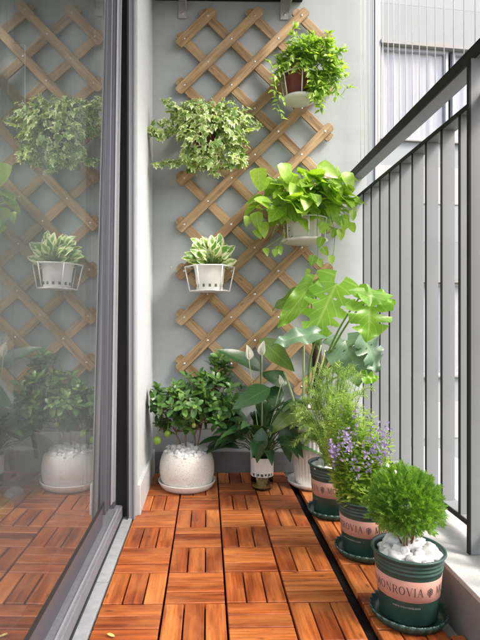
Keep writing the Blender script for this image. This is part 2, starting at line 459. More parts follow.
# far ground below the block (reaches the horizon)
mb = MB(); mb.add([(-400, -400, -12), (400, -400, -12), (400, 400, -12), (-400, 400, -12)], [(0, 1, 2, 3)])
obj('ground', mb, simple('distant_ground', (.16, .17, .15), .9, var=.3, scale=.4), kind='structure')

# deck of wooden snap-together tiles
mb = MB(); base = MB()
CELL = .1502
def cell(x0, y0, along_y, wx=CELL, wy=CELL):
    g = .0035; e = .0026
    n = 3
    for k in range(n):
        jz = random.uniform(-.0006, .0006)
        if along_y:
            w = (wx - 2 * e - (n - 1) * g) / n
            c = (x0 + e + w / 2 + k * (w + g), y0 + wy / 2, -.010 + jz); d = (w, wy - 2 * e, .018)
            ax = 1
        else:
            w = (wy - 2 * e - (n - 1) * g) / n
            c = (x0 + wx / 2, y0 + e + w / 2 + k * (w + g), -.010 + jz); d = (wx - 2 * e, w, .018)
            ax = 0
        mb.box(c, d, bev=.0016, uvl=(ax, random.uniform(0, 9), random.uniform(0, 9)), rot=Matrix.Rotation(random.uniform(-.003, .003), 3, 'Z'))
for i in range(4):
    for j in range(-14, 8):
        y0 = 1.221 + j * .15
        par = (i + j) % 2 == 0
        cell(-.2545 + i * CELL, y0, par)
for j in range(-10, 7):
    y0 = 1.258 + (j) * .15
    if y0 + .15 > 2.268: continue
    cell(.3725, y0, j % 2 == 0)
    if y0 < .95: cell(.5235, y0, True, wx=.034)
cell(.5235, .958, False, wx=.034, wy=.13)
deck = obj('deck_floor', mb, M['deck'], kind='structure')
mb = MB(); mb.box((.048, .32, -.0215), (.603, 3.88, .003)); mb.box((.4475, .32, -.0215), (.149, 3.88, .003))
obj('deck_underlay', mb, M['black_plastic'], kind='structure')
mb = MB(); mb.box((.3605, .32, -.0205), (.020, 3.86, .006)); obj('floor_gap', mb, M['black_plastic'], kind='structure')

# walls
t = thing('wall', 'grey-blue plastered end wall behind the lattice and hanging plants', 'wall', (.2, WY, 0))
mb = MB(); mb.box((.2375, WY + .06, 1.2), (.965, .12, 2.7)); obj('plaster', mb, M['wall_grey'], t)
mb = MB(); mb.box((.2375, WY - .006, .045), (.94, .012, .095), bev=.002); obj('skirting', mb, M['skirting_dark'], t)
t = thing('wall', 'narrow white plastered return wall beside the sliding door', 'wall', (-.24, 2.0, 0))
mb = MB(); mb.box((-.30, 2.0215, 1.25), (.115, .497, 2.6)); obj('plaster', mb, M['wall_white'], t)
mb = MB(); mb.box((-.2385, 2.020, .052), (.014, .494, .108), bev=.002); obj('skirting', mb, M['skirting_pale'], t)
t = thing('ceiling', 'white plastered balcony ceiling slab above the deck', 'ceiling', (.2, .5, 2.6))
t['kind'] = 'structure'
mb = MB(); mb.box((.2, .5, 2.64), (1.1, 4.0, .12)); obj('slab', mb, M['wall_white'], t)

# sill strip of stone between deck and door
mb = MB()
for k in range(8):
    y0 = -1.9 + k * .46
    mb.box((-.2725, y0 + .229, -.005), (.033, .457, .014), bev=.001)
t = obj('door_sill', mb, M['sill_stone']); tag(t, 'long pale stone strip between wooden deck and sliding door track', 'sill')

# ------------------------------------------------------------------ sliding door
LEAN = R(.75)
door = thing('sliding_door', 'grey framed sliding glass door mirroring the plants and lattice', 'door', (-.30, .0, 0))
L0, L1 = -1.9, 1.74
mb = MB()
mb.box((-.345, (L0 + 1.75) / 2, .014), (.112, 1.75 - L0, .062), bev=.003); obj('threshold', mb, M['track'], door)
mb = MB(); mb.box((-.2995, (L0 + 1.70) / 2, .0475), (.003, 1.70 - L0, .005)); obj('track', mb, M['alu_light'], door)
mb = MB(); mb.box((-.2875, (L0 + 1.745) / 2, .004), (.003, 1.745 - L0, .012)); obj('shadow_strip', mb, M['door_black'], door)  # black strip painting the thin shadow between sill and threshold
mb = MB(); mb.box((-.375, -.1, 2.52), (.17, 3.7, .10)); obj('head_frame', mb, M['alu_dark'], door)
# jamb by the white wall, seen end-on
mb = MB()
mb.box((-.2595, 1.752, 1.27), (.016, .026, 2.54)); mb.box((-.248, 1.740, 1.27), (.004, .014, 2.54))
jf = obj('jamb', mb, M['alu_light'], door)
mb = MB(); mb.box((-.290, 1.762, 1.27), (.0445, .012, 2.54)); mb.box((-.2705, 1.742, 1.27), (.003, .028, 2.54)); obj('jamb_channel', mb, M['door_black'], door)  # black fill in the recess beside the jamb
mb = MB(); mb.box((-.36, 1.735, 1.27), (.095, .045, 2.54)); obj('jamb_post', mb, M['alu_dark'], door)
def lean(q):
    q = Vector(q); return Vector((q.x + (q.z - 1.2) * math.sin(LEAN), q.y, q.z))
def leanmb(m): m.v = [tuple(lean(q)) for q in m.v]; return m
# sash
mb = MB()
mb.box((-.314, 1.600, 1.28), (.036, .068, 2.40), bev=.002)
mb.box((-.309, 1.578, 1.28), (.034, .008, 2.38)); mb.box((-.309, 1.622, 1.28), (.034, .008, 2.38))
obj('sash_stile', leanmb(mb), M['alu_dark'], door)
mb = MB(); mb.box((-.312, 1.66, 1.28), (.036, .030, 2.40), bev=.002); mb.box((-.300, 1.690, 1.28), (.018, .022, 2.40)); obj('meeting_strip', leanmb(mb), M['alu_light'], door)
mb = MB(); mb.box((-.322, (L0 + 1.565) / 2, .0835), (.034, 1.565 - L0, .073), bev=.002); obj('bottom_rail', leanmb(mb), M['alu_dark'], door)
mb = MB(); mb.box((-.3035, (L0 + 1.565) / 2, .1155), (.003, 1.565 - L0, .009)); obj('glass_gasket', leanmb(mb), M['door_black'], door)
mb = MB(); mb.add([lean((-.3045, L0, .12)), lean((-.3045, 1.568, .12)), lean((-.3045, 1.568, 2.47)), lean((-.3045, L0, 2.47))], [(0, 1, 2, 3)])
obj('glass', mb, M['glass'], door)
mb = MB(); mb.add([lean((-.350, L0, .12)), lean((-.350, 1.70, .12)), lean((-.350, 1.70, 2.47)), lean((-.350, L0, 2.47))], [(0, 1, 2, 3)])
obj('inner_pane', mb, M['glass_inner'], door)

# ------------------------------------------------------------------ room behind the glass
room_floor = MB(); room_floor.box((-1.9, .6, -.03), (2.96, 5.2, .04)); obj('room_floor', room_floor, simple('room_floor_tile', (.36, .34, .31), .35, scale=8), kind='structure')
t = thing('wall', 'dim green-grey room wall seen hazily through the glass', 'wall', (-2, 3.2, 0))
mb = MB(); mb.box((-1.9, 3.2, 1.25), (3.0, .1, 2.6)); mb.box((-3.4, .6, 1.25), (.1, 5.1, 2.6)); mb.box((-1.9, .6, 2.62), (3.1, 5.3, .1))
obj('plaster', mb, simple('room_plaster', (.13, .18, .18), .8, scale=5, var=.06), t)
mb = MB()
for i in range(90):
    pass
n = 120; vs = []; fs = []
for i in range(n + 1):
    y = 1.35 + .80 * i / n; x = -.83 + .03 * math.sin(i * .62) + .012 * math.sin(i * 1.9)
    vs += [(x, y, .30), (x, y, 2.45)]
for i in range(n): fs.append((i * 2, i * 2 + 2, i * 2 + 3, i * 2 + 1))
mb.add(vs, fs, None, 0, True)
ct = NT('sheer_haze_curtain'); d1 = ct.new('ShaderNodeBsdfTranslucent'); d1.inputs[0].default_value = (.8, .84, .83, 1)
d2 = ct.new('ShaderNodeBsdfDiffuse'); d2.inputs[0].default_value = (.8, .84, .83, 1); mx = ct.new('ShaderNodeMixShader')
ct.link(d1.outputs[0], mx.inputs[1]); ct.link(d2.outputs[0], mx.inputs[2]); ct.link(mx.outputs[0], ct.out.inputs[0])
c = obj('curtain', mb, ct.m); tag(c, 'sheer pale curtain added behind the glass to give it haze', 'curtain'); M['curtain'] = ct.m  # curtain added in the room to whiten the view through the glass
# armchair back
t = thing('armchair', 'dark armchair with rounded back standing in the room behind the glass', 'armchair', (-1.07, 2.45, 0))
dk = simple('dark_teal_fabric', (.03, .05, .05), .9, scale=200, var=.3)
def rbox(mb, c, d, r, n=6):
    c = Vector(c); vs = []; fs = []; 
    import bmesh
    bm = bmesh.new(); bmesh.ops.create_cube(bm, size=1)
    for q in bm.verts: q.co = Vector((q.co.x * d[0], q.co.y * d[1], q.co.z * d[2]))
    bmesh.ops.bevel(bm, geom=list(bm.edges), offset=r, segments=n, affect='EDGES', profile=.5)
    vs = [c + q.co for q in bm.verts]; fs = [tuple(x.index for x in f.verts) for f in bm.faces]
    bm.verts.index_update()
    bm.free(); mb.add(vs, fs, None, 0, True)
mb = MB(); rbox(mb, (-1.07, 2.62, .30), (.50, .14, .38), .06); obj('backrest', mb, dk, t)
mb = MB(); rbox(mb, (-1.07, 2.38, .20), (.50, .40, .16), .05); obj('seat', mb, dk, t)
for sx in (-.2, .2):
    for sy in (-.14, .14):
        mb = MB(); mb.tube([(-1.07 + sx, 2.40 + sy, .16), (-1.07 + sx * 1.1, 2.40 + sy * 1.1, -.01)], .016, .010, 8); obj('leg', mb, M['bark'], t)
# balls
for (px, py, Y, r, nm, cc, me, lb) in ((2.5, 499, 1.78, .036, 'gold', (.95, .62, .14), .25, 'shiny gold ball on the floor behind the glass door'),
                                 (14.5, 491, 1.90, .036, 'white', (.90, .95, .96), 0, 'pearly pale blue ball on the floor behind the glass door')):
    c = P(px, py, Y); c.z = r - .01
    c.x = min(c.x, -.40)
    mb = MB(); mb.blob(c, r, 4, amp=0.0)
    o = obj('ball', mb, simple('ball_' + nm, cc, .16 if me else .22, metal=me, var=.02)); tag(o, lb, 'ball'); recentre(o, c)
mb = MB(); c = P(10.5, 513, 1.74); c.z = -.004
for k in range(7):
    leaf(mb, c + rv(.004), Vector((math.cos(k), math.sin(k * 1.7), .5)), UP, .022, .014, 'ellip', .6, .3)
mb.blob(c + Vector((0, 0, .006)), .008, 2)
o = obj('ribbon_bow', mb, simple('pink_ribbon', (.62, .22, .20), .5, scale=90, var=.4)); tag(o, 'tiny pink and white ribbon bow lying beside the gold ball', 'bow'); recentre(o, c)
# plank panel on the room wall
t = thing('plank_panel', 'pale green board panel with dark gaps hanging above a ledge behind the glass', 'wall panel', (-1.15, 2.9, 1.6))
mb = MB()
pg = simple('pale_green_boards', (.40, .50, .45), .8, scale=40, var=.15)
for k in range(7): mb.box((-1.60 + k * .088, 2.9, 2.03), (.081, .02, .42), bev=.002)
obj('boards', mb, pg, t)
mb = MB(); mb.box((-1.34, 2.885, 1.81), (.66, .05, .02)); obj('ledge', mb, M['lattice'], t)

# ------------------------------------------------------------------ kerb
kerb = thing('stone_kerb', 'stone clad kerb with pale speckled top carrying the railing', 'kerb', (.8, .3, -.02))
mb = MB()
ys = [-1.8, -1.25, -.68, -.10, .46, .985, 1.53, 2.07, 2.2665]
for a, b in zip(ys, ys[1:]):
    mb.box((.566, (a + b) / 2, .0285), (.012, b - a - .0022, .141), bev=.0008)
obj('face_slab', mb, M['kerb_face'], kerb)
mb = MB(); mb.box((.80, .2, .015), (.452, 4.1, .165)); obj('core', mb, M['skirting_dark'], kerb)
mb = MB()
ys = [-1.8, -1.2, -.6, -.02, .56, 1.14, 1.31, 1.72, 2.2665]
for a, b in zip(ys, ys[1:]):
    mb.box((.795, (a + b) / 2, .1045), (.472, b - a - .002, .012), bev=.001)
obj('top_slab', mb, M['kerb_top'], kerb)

# ------------------------------------------------------------------ railing
rail = thing('railing', 'grey bladed balcony railing with black edged handrail on the kerb', 'railing', (.67, .3, .11))
Y0r = -1.6; YL = WY - .002 - Y0r; YM = (WY - .002 + Y0r) / 2
mb = MB(); mb.box((.6755, YM, 1.329), (.055, YL, .026), bev=.002); hr = obj('handrail', mb, M['grey_metal'], rail)
mb = MB(); mb.box((.6465, YM, 1.329), (.005, YL, .033)); mb.box((.672, YM, 1.3445), (.056, YL, .003)); obj('edge_strip', mb, M['dark_metal'], hr)
mb = MB(); mb.box((.6925, YM, 1.2275), (.045, YL, .009)); ur = obj('upper_rail', mb, M['grey_metal'], rail)
mb = MB(); mb.box((.668, YM, 1.2275), (.004, YL, .012)); obj('edge_strip', mb, M['dark_metal'], ur)
mb = MB(); mb.box((.6925, YM, .160), (.045, YL, .010)); lr = obj('lower_rail', mb, M['grey_metal'], rail)
mb = MB(); mb.box((.668, YM, .160), (.004, YL, .013)); obj('edge_strip', mb, M['dark_metal'], lr)
mb = MB(); mb.box((.6900, 2.16, .694), (.035, .006, 1.057)); sl0 = obj('slat', mb, M['grey_metal'], rail)
mb = MB(); mb.box((.6705, 2.16, .694), (.004, .0062, 1.057)); se0 = obj('edge_strip', mb, M['dark_metal'], sl0)
for k in range(1, 36):
    y = 2.16 - .1035 * k
    if abs(y - 1.215) < .025: y += .012
    if y < Y0r: break
    s2 = dup(sl0, rail, (0, y - 2.16, 0)); dup(se0, s2)
mb = MB(); mb.box((.657, 1.215, .713), (.040, .009, 1.199)); p0 = obj('post', mb, M['grey_metal'], rail)
mb = MB(); mb.box((.6345, 1.215, .713), (.005, .011, 1.199)); pe = obj('edge_strip', mb, M['dark_metal'], p0)
for y in (-.1, -1.4):
    q = dup(p0, rail, (0, y - 1.215, 0)); dup(pe, q)

# thin wire guard above the handrail
guard = thing('wire_guard', 'row of thin white safety wires strung above the handrail', 'safety wires', (.682, .3, 1.35))
mb = MB(); mb.tube([(.682, 2.235, 1.346), (.682, 2.235, 2.58)], .0013, n=6); w0 = obj('wire', mb, M['guard_wire'], guard)
for k in range(1, 60):
    y = 2.235 - .0565 * k
    if y < Y0r: break
    dup(w0, guard, (0, y - 2.235, 0))

# ------------------------------------------------------------------ opposite block
A0 = Vector((1.9, 6.1, 0)); ax = Vector((math.cos(R(7)), math.sin(R(7)), 0)); nn = Vector((ax.y, -ax.x, 0))
def BW(px, py, off=0.0):
    """a spot on the opposite facade"""
    a = (px - CX) / F; dx = a * cs + sn; dy = cs - a * sn
    o = A0 + nn * off
    k = (o.x * nn.x + o.y * nn.y) / (dx * nn.x + dy * nn.y)
    return Vector((dx * k, dy * k, H + (320 - py) / F * k))
RZ = Matrix.Rotation(R(7), 3, 'Z')
bld = thing('apartment_building', 'pale grey apartment block opposite with curtained windows', 'building', (A0.x, A0.y, -12))
def fp(px, z, off): 
    q = BW(px, 320, off); return q
fa = MB()
def panel(mb, s0, s1, z0, z1, off, th):
    """block on the facade between distances s0..s1 along it"""
    c = A0 + ax * ((s0 + s1) / 2) + nn * (off - th / 2); c.z = (z0 + z1) / 2
    mb.box(c, (s1 - s0, th, z1 - z0), rot=RZ)
def S(px): q = BW(px, 320); return (q - A0).dot(ax)
def Zp(px, py): return BW(px, py).z
s_l = S(380); s_m = S(452); s_r = S(520)
zt = Zp(400, 46); zb = Zp(400, 140)
FLOORH = (zt - zb) / 94.0 * 236.5
wh = simple('bright_facade_render', (.40, .40, .40), .8, scale=3, var=.03)
gp = simple('grey_facade_panel', (.25, .265, .27), .7, scale=3, var=.04)
wfm = simple('window_frame_grey', (.40, .40, .43), .5)
# wall as strips round the windows (three storeys)
def storey(z_b, z_t, full=True):
    pass
zs = [(zb + k * FLOORH, zt + k * FLOORH) for k in (-4, -3, -2, -1, 0, 1)]
mb = MB()
panel(mb, s_l - .07, s_l - .002, -12, 9, .02, .4)            # white pier
obj('pier', mb, wh, bld)
mb = MB(); panel(mb, s_l - 2.5, s_l - .072, -12, 9, 0, .4); obj('wall', mb, gp, bld, label='grey flank wall left of the windows')
trim = simple('brown_grey_trim', (.25, .24, .225), .6); lg = simple('light_grey_facade', (.30, .315, .32), .8, scale=3, var=.04)
mx_ = zt - zb; PY = (zt - zb) / 94.0     # metres per photo pixel at the facade
for (b, t_) in zs:
    def band(y0, y1, mt, nm, off=0, th=.35):
        m_ = MB(); panel(m_, s_l, s_r + 4, t_ - (y1 - 46) * PY + .001, t_ - (y0 - 46) * PY - .001, off, th); obj(nm, m_, mt, bld)
    band(42, 45.8, trim, 'cornice', .04); band(4.5, 42, gp, 'grey_band')
    band(140, 141.5, trim, 'window_sill', .04); band(141.5, 166, lg, 'wall'); band(166, 203, wh, 'wall', .01); band(203, 241, lg, 'wall')
for (b, t_) in zs:
    for (a0, a1) in ((s_l + .03, s_m - .03), (s_m + .03, s_m + 1.2), (s_m + 1.26, s_r + 3.5)):
        mb = MB(); w = .035
        panel(mb, a0, a0 + w, b, t_, -.03, .06); panel(mb, a1 - w, a1, b, t_, -.03, .06)
        panel(mb, a0 + w, a1 - w, b, b + w, -.03, .06); panel(mb, a0 + w, a1 - w, t_ - w, t_, -.03, .06)
        fr = obj('window', mb, wfm, bld)
        cu = MB(); n = int((a1 - a0) * 60); vs = []; fs = []
        for i in range(n + 1):
            s_ = a0 + (a1 - a0) * i / n
            q = A0 + ax * s_ + nn * (-.09 + .010 * math.sin(i * .55 + math.sin(i * .13) * 2) + .005 * math.sin(i * 1.3))
            vs += [(q.x, q.y, b), (q.x, q.y, t_)]
        for i in range(n): fs.append((i * 2, i * 2 + 2, i * 2 + 3, i * 2 + 1))
        cu.add(vs, fs, None, 0, True); obj('curtain', cu, simple('lilac_white_curtain', (.56, .55, .575), .8, var=.04) if 'cur' not in M else M['cur'], fr)
        gl = MB(); panel(gl, a0 + w, a1 - w, b + w, t_ - w, -.06, .004); obj('pane', gl, M['window_pane'], fr)
mb = MB(); panel(mb, s_l, s_r + 4, -12, 9, -.4, .05); obj('core', mb, gp, bld)

# ------------------------------------------------------------------ lattice
tre = thing('wooden_lattice', 'brown diamond lattice of crossed wooden slats screwed to grey wall', 'trellis', (.2, 2.25, .3))
tre['category'] = 'trellis'
def node(i, j):   # i 0..6, j half-rows
    return P(184.3 + 23.35 * i, 16.8 + 23.12 * j, 2.245)
def lslat(a, b, y):
    a = Vector(a); b = Vector(b); a.y = b.y = y
    d = (b - a).normalized(); e = .040 + random.uniform(-.004, .004); a = a - d * e; b = b + d * e
    Ln = (b - a).length; w = .041; mb = MB(); n = 7
    sd = Vector((-d.z, 0, d.x)); out = []
    for k in range(n):   # rounded ends
        an = PI / 2 - PI * k / (n - 1); out.append((Ln / 2 - w * .22 + math.cos(an) * w * .22, math.sin(an) * w / 2))
    for k in range(n):
        an = -PI / 2 - PI * k / (n - 1); out.append((-Ln / 2 + w * .22 + math.cos(an) * w * .22, math.sin(an) * w / 2))
    c = (a + b) / 2; o1, o2 = random.uniform(0, 9), random.uniform(0, 9); N = len(out); vs = []; uvs = []
    for (th, ins) in ((-.0045, .0015), (-.0033, 0), (.0045, 0)):
        for (p, q) in out:
            k = 1 - ins / (w / 2)
            vs.append(c + d * p + sd * q * k + Vector((0, th, 0))); uvs.append((p + o1, q + o2 + th))
    fs = [tuple(range(N))] + [(r * N + i, r * N + (i + 1) % N, r * N + N + (i + 1) % N, r * N + N + i) for r in (0, 1) for i in range(N)] + [tuple(range(3 * N - 1, 2 * N - 1, -1))]
    mb.add(vs, fs, uvs)
    return obj('slat', mb, M['lattice'], tre)
sc = MB(); c0 = Vector((0, 0, 0))
sc.add([Vector((.0050 * math.cos(2 * PI * k / 10), 0, .0050 * math.sin(2 * PI * k / 10))) for k in range(10)] + [Vector((.0026 * math.cos(2 * PI * k / 10), -.0016, .0026 * math.sin(2 * PI * k / 10))) for k in range(10)],
       [tuple(range(10, 20))] + [(k, (k + 1) % 10, 10 + (k + 1) % 10, 10 + k) for k in range(10)])
sc_me = None
# half rows: node exists where (i + j) is odd (j=0 is the top row, odd columns)
front = {}
for s_ in range(1, 24, 2):           # i + j = s_
    pts = [(i, s_ - i) for i in range(7) if 0 <= s_ - i <= 16]
    if len(pts) < 2: continue
    o = lslat(node(*pts[0]), node(*pts[-1]), 2.238)
    for q in pts:
        p = node(*q)
        if sc_me is None:
            so = obj('screw', sc, M['steel'], o); sc_me = so.data
        else:
            so = bpy.data.objects.new('screw', sc_me); col.objects.link(so); so.parent = o
        so.location = Vector((p.x, 2.2332, p.z)) - tre.location
        if so.data is sc_me: pass
for s_ in range(-15, 7, 2):          # i - j = s_
    pts = [(i, i - s_) for i in range(7) if 0 <= i - s_ <= 16]
    if len(pts) < 2: continue
    lslat(node(*pts[0]), node(*pts[-1]), 2.2495)
# the shared screw mesh was moved by -root: put it back
off = tre.location.copy(); sc_me.transform(Matrix.Translation(off))

# ------------------------------------------------------------------ shelf above
sh = thing('wall_shelf', 'shelf with two steel brackets at the very top of the end wall', 'shelf', (.0, 2.2, 2.1))
mb = MB(); a = P(153, 0, 2.2); b = P(305, 0, 2.2)
mb.box(((a.x + b.x) / 2, 2.14, 2.115), (b.x - a.x, .255, .02), bev=.002); obj('board', mb, M['dark_metal'], sh)
for px in (182.5, 284.5):
    mb = MB(); c = P(px, 8, 2.26)
    mb.box((c.x, 2.2635, 2.065), (.036, .004, .080)); mb.box((c.x, 2.17, 2.102), (.036, .18, .004)); mb.box((c.x + .018, 2.2, 2.077), (.003, .12, .045))
    o = obj('bracket', mb, simple('grey_bracket_steel', (.42, .42, .40), .5), sh)
    so = bpy.data.objects.new('screw', sc_me); col.objects.link(so); so.parent = o
    so.location = Vector((c.x, 2.260, 2.045)) - sh.location

# ================================================================== POTTED PLANTS
def saucer_prof(r, h=.018): return [(0.001, .003), (r * .82, .003), (r * .95, h * .5), (r, h), (r * 1.015, h), (r * 1.0, h * .55), (r * .86, 0.0), (.001, 0.0)]
GLY = {  # strokes (x0,y0,x1,y1,w) in a unit-high box, s = serif bars
 'M': (1.0, [(.12, 0, .16, 1, .05), (.16, 1, .5, .08, .12), (.5, .08, .84, 1, .05), (.84, 1, .88, 0, .13), (.02, 0, .24, 0, .05), (.76, 0, .99, 0, .05), (.03, 1, .2, 1, .05), (.8, 1, .97, 1, .05)]),
 'N': (.9, [(.15, 0, .15, 1, .05), (.15, 1, .78, 0, .13), (.78, 0, .78, 1, .05), (.05, 0, .26, 0, .05), (.67, 1, .89, 1, .05), (.03, 1, .2, 1, .05)]),
 'R': (.8, [(.16, 0, .16, 1, .13), (.16, .97, .48, .97, .05), (.48, .97, .64, .86, .08), (.64, .86, .64, .62, .12), (.64, .62, .46, .5, .08), (.46, .5, .16, .5, .05), (.42, .5, .72, 0, .13), (.04, 0, .29, 0, .05), (.66, 0, .82, 0, .05), (.04, 1, .18, 1, .05)]),
 'V': (.85, [(.1, 1, .45, 0, .13), (.45, 0, .78, 1, .05), (0, 1, .22, 1, .05), (.68, 1, .88, 1, .05)]),
 'I': (.38, [(.19, 0, .19, 1, .13), (.06, 0, .32, 0, .05), (.06, 1, .32, 1, .05)]),
 'A': (.85, [(.1, 0, .43, 1, .05), (.43, 1, .76, 0, .13), (.2, .34, .64, .34, .05), (0, 0, .2, 0, .05), (.66, 0, .87, 0, .05)]),
}
def ring(cx_, cy_, rx, ry, w0, w1, n=18):
    out = []
    for k in range(n):
        a = 2 * PI * k / n; b = 2 * PI * (k + 1) / n
        w = w0 + (w1 - w0) * abs(math.cos((a + b) / 2))
        out.append((cx_ + rx * math.cos(a), cy_ + ry * math.sin(a), cx_ + rx * math.cos(b), cy_ + ry * math.sin(b), w))
    return out
GLY['O'] = (.9, ring(.45, .5, .37, .49, .05, .13))
GLY['o'] = (.7, ring(.35, .36, .29, .36, .05, .11))
GLY['*'] = (1.15, ring(.55, .5, .1, .1, .06, .06, 10) + sum([ring(.55 + .29 * math.cos(a), .5 + .31 * math.sin(a), .17, .17, .07, .10, 10) for a in (.5, 1.4, 2.6, 3.6, 4.7, 5.75)], []) + [(.55, .2, .42, -.12, .08), (.42, -.12, .68, -.12, .06)])
def strokes(word, gap=.16):
    x = 0; out = []
    for ch in word:
        if ch == ' ': x += .42; continue
        w, st = GLY[ch]
        out += [(a + x, b, c + x, d, e) for (a, b, c, d, e) in st]; x += w + gap
    return out, x
def wrap_text(mb, st, total, cx_, cy_, radf, z0, h, ang0, span):
    """lays strokes round a tapering pot; ang measured from the -Y side towards +X"""
    k = 0
    for (a, b, c, d, w) in st:
        n = max(1, int(abs(c - a) / .12)); k += 1
        dx, dy = c - a, d - b; Ln = math.hypot(dx, dy) or 1; px_, py_ = -dy / Ln * w / 2, dx / Ln * w / 2
        vs = []; fs = []
        for i in range(n + 1):
            t = i / n
            for sg in (1, -1):
                u = a + dx * t + px_ * sg; v = b + dy * t + py_ * sg
                an = ang0 + u / total * span; z = z0 + v * h; r = radf(z) + .0007 + .00002 * (k % 9)
                vs.append((cx_ + r * math.sin(an), cy_ - r * math.cos(an), z))
        for i in range(n): fs.append((2 * i, 2 * i + 1, 2 * i + 3, 2 * i + 2))
        mb.add(vs, fs)

GP = 'green planters in a row beside the kerb'
def green_pot(name, label, px, Yc, r, h, flower_deg, tiltx=0):
    X = P(px, 400, Yc).x
    root = thing(name, label, 'potted plant', (X, Yc, 0), GP)
    z0 = .010
    rb = r * .80
    rad = lambda z: rb + (r * .965 - rb) * (z - z0) / (h - .0)
    prof = [(.001, z0), (rb - .003, z0), (rb, z0 + .003)]
    zz = h * .72
    prof.append((rad(z0 + zz), z0 + zz))
    for k in range(3):     # moulded rings under the lip
        a = z0 + h * (.755 + k * .060)
        prof += [(rad(a) + .0004, a), (rad(a) + .0022, a + .0022), (rad(a) + .0022, a + .0040), (rad(a) + .0006, a + .0062)]
    zt_ = z0 + h
    prof += [(rad(zt_) + .0005, zt_ - .010), (r + .001, zt_ - .007), (r + .0035, zt_ - .003), (r + .003, zt_), (r - .001, zt_ + .0005), (r - .004, zt_ - .004), (r * .90, zt_ - h * .25), (r * .85, zt_ - h * .5)]
    mb = MB(); mb.lathe((X, Yc, 0), prof, 72); pot = obj('pot', mb, M['pot_green'], root)
    b0, b1 = z0 + h * .37, z0 + h * .69
    mb = MB(); mb.lathe((X, Yc, 0), [(rad(b0), b0), (rad(b0) + .0006, b0 + .0005), (rad(b1) + .0006, b1 - .0005), (rad(b1), b1)], 96, sm=True); band = obj('label_band', mb, M['pot_pink'], pot)
    st, tot = strokes('MoNRoVIA * '.replace('o', 'O'))
    mb = MB(); unit = R(120)
    # centre of the flower inside a unit
    fpos = None; x = 0
    for ch in 'MONROVIA * ':
        if ch == ' ': x += .42; continue
        w, _ = GLY[ch]
        if ch == '*': fpos = (x + w / 2) / tot
        x += w + .16
    for k in (0, 1, 2): wrap_text(mb, st, tot, X, Yc, lambda z: rad(z) + .0006, b0 + (b1 - b0) * .33, (b1 - b0) * .38, R(flower_deg) - fpos * unit - k * unit, unit)
    obj('lettering', mb, M['ink'], band)
    # small web address under the band
    cu = bpy.data.curves.new('addr', 'FONT'); cu.body = 'www.monrovia.com'; cu.size = .0085; cu.resolution_u = 2
    to = bpy.data.objects.new('addr', cu); col.objects.link(to)
    dg = bpy.context.evaluated_depsgraph_get(); me = to.evaluated_get(dg).to_mesh()
    mb = MB(); vs = []
    for q in me.vertices:
        z = b0 - .014 + q.co.y; an = R(flower_deg - 68) + q.co.x / r; rr = rad(z) + .0006
        vs.append((X + rr * math.sin(an), Yc - rr * math.cos(an), z))
    mb.add(vs, [tuple(p.vertices) for p in me.polygons]); to.to_mesh_clear()
    bpy.data.objects.remove(to); bpy.data.curves.remove(cu)
    obj('small_lettering', mb, M['ink_white'], pot)
    # wavy saucer
    def wav(rr, z, an, i): return (rr + (.0022 * math.sin(an * 26) if i in (3, 4, 5) else 0), z + (.0014 * math.sin(an * 26) if i in (3, 4) else 0))
    sr = r * 1.06
    mb = MB(); mb.lathe((X, Yc, .0005), [(.001, .004), (sr * .85, .004), (sr * .95, .010), (sr * .985, .021), (sr * 1.01, .022), (sr * .985, .012), (sr * .90, 0), (.001, 0)], 144, fn=wav)
    obj('saucer', mb, M['pot_green'], root)
    mb = MB(); mb.lathe((X, Yc, 0), [(.001, zt_ - h * .14), (r * .5, zt_ - h * .135), (r * .93, zt_ - h * .14)], 40); obj('soil', mb, M['soil'], root)
    return root, X, zt_, r

def loose_stones(root, X, Y, z, R_, n, s0, s1, dome=0.0, as_parts=False, big_sub=3, holes=()):
    protos = []
    mb = MB()
    pts = []
    tries = 0
    while len(pts) < n and tries < 6000:
        tries += 1
        a = random.uniform(0, 2 * PI); q = math.sqrt(random.random()) * R_; s = random.uniform(s0, s1)
        p = Vector((X + q * math.cos(a), Y + q * math.sin(a), 0))
        if any((p - o).length < (s + so) * .70 for o, so in pts): continue
        if any((p - Vector(hh)).length < .008 for hh in holes): continue
        pts.append((p, s))
    for k, (p, s) in enumerate(pts):
        q = math.hypot(p.x - X, p.y - Y) / R_
        p.z = z + dome * (1 - q * q) + random.uniform(0, s * .5) + s * .25
        if not as_parts:
            mb.blob(p, s, 2, random.uniform(0, 50), .3, (random.uniform(.85, 1.3), random.uniform(.8, 1.2), random.uniform(.6, .85)), 1.5)
        else:
            if len(protos) < 6:
                m2 = MB(); m2.blob((0, 0, 0), 1.0, big_sub, random.uniform(0, 50), .30, (1.15, .95, .78), 1.4)
                loc = root.location.copy()
                o = obj('stone', m2, M['stones'], None); o.parent = root; protos.append(o)
            else:
                o = protos[k % 6].copy(); col.objects.link(o); o.parent = root
            o.location = p - root.location; o.scale = (s, s, s)
            o.rotation_euler = (random.uniform(-.5, .5), random.uniform(-.5, .5), random.uniform(0, 6.28))
    if not as_parts: obj('pebbles', mb, M['stones'], root, kind='stuff')

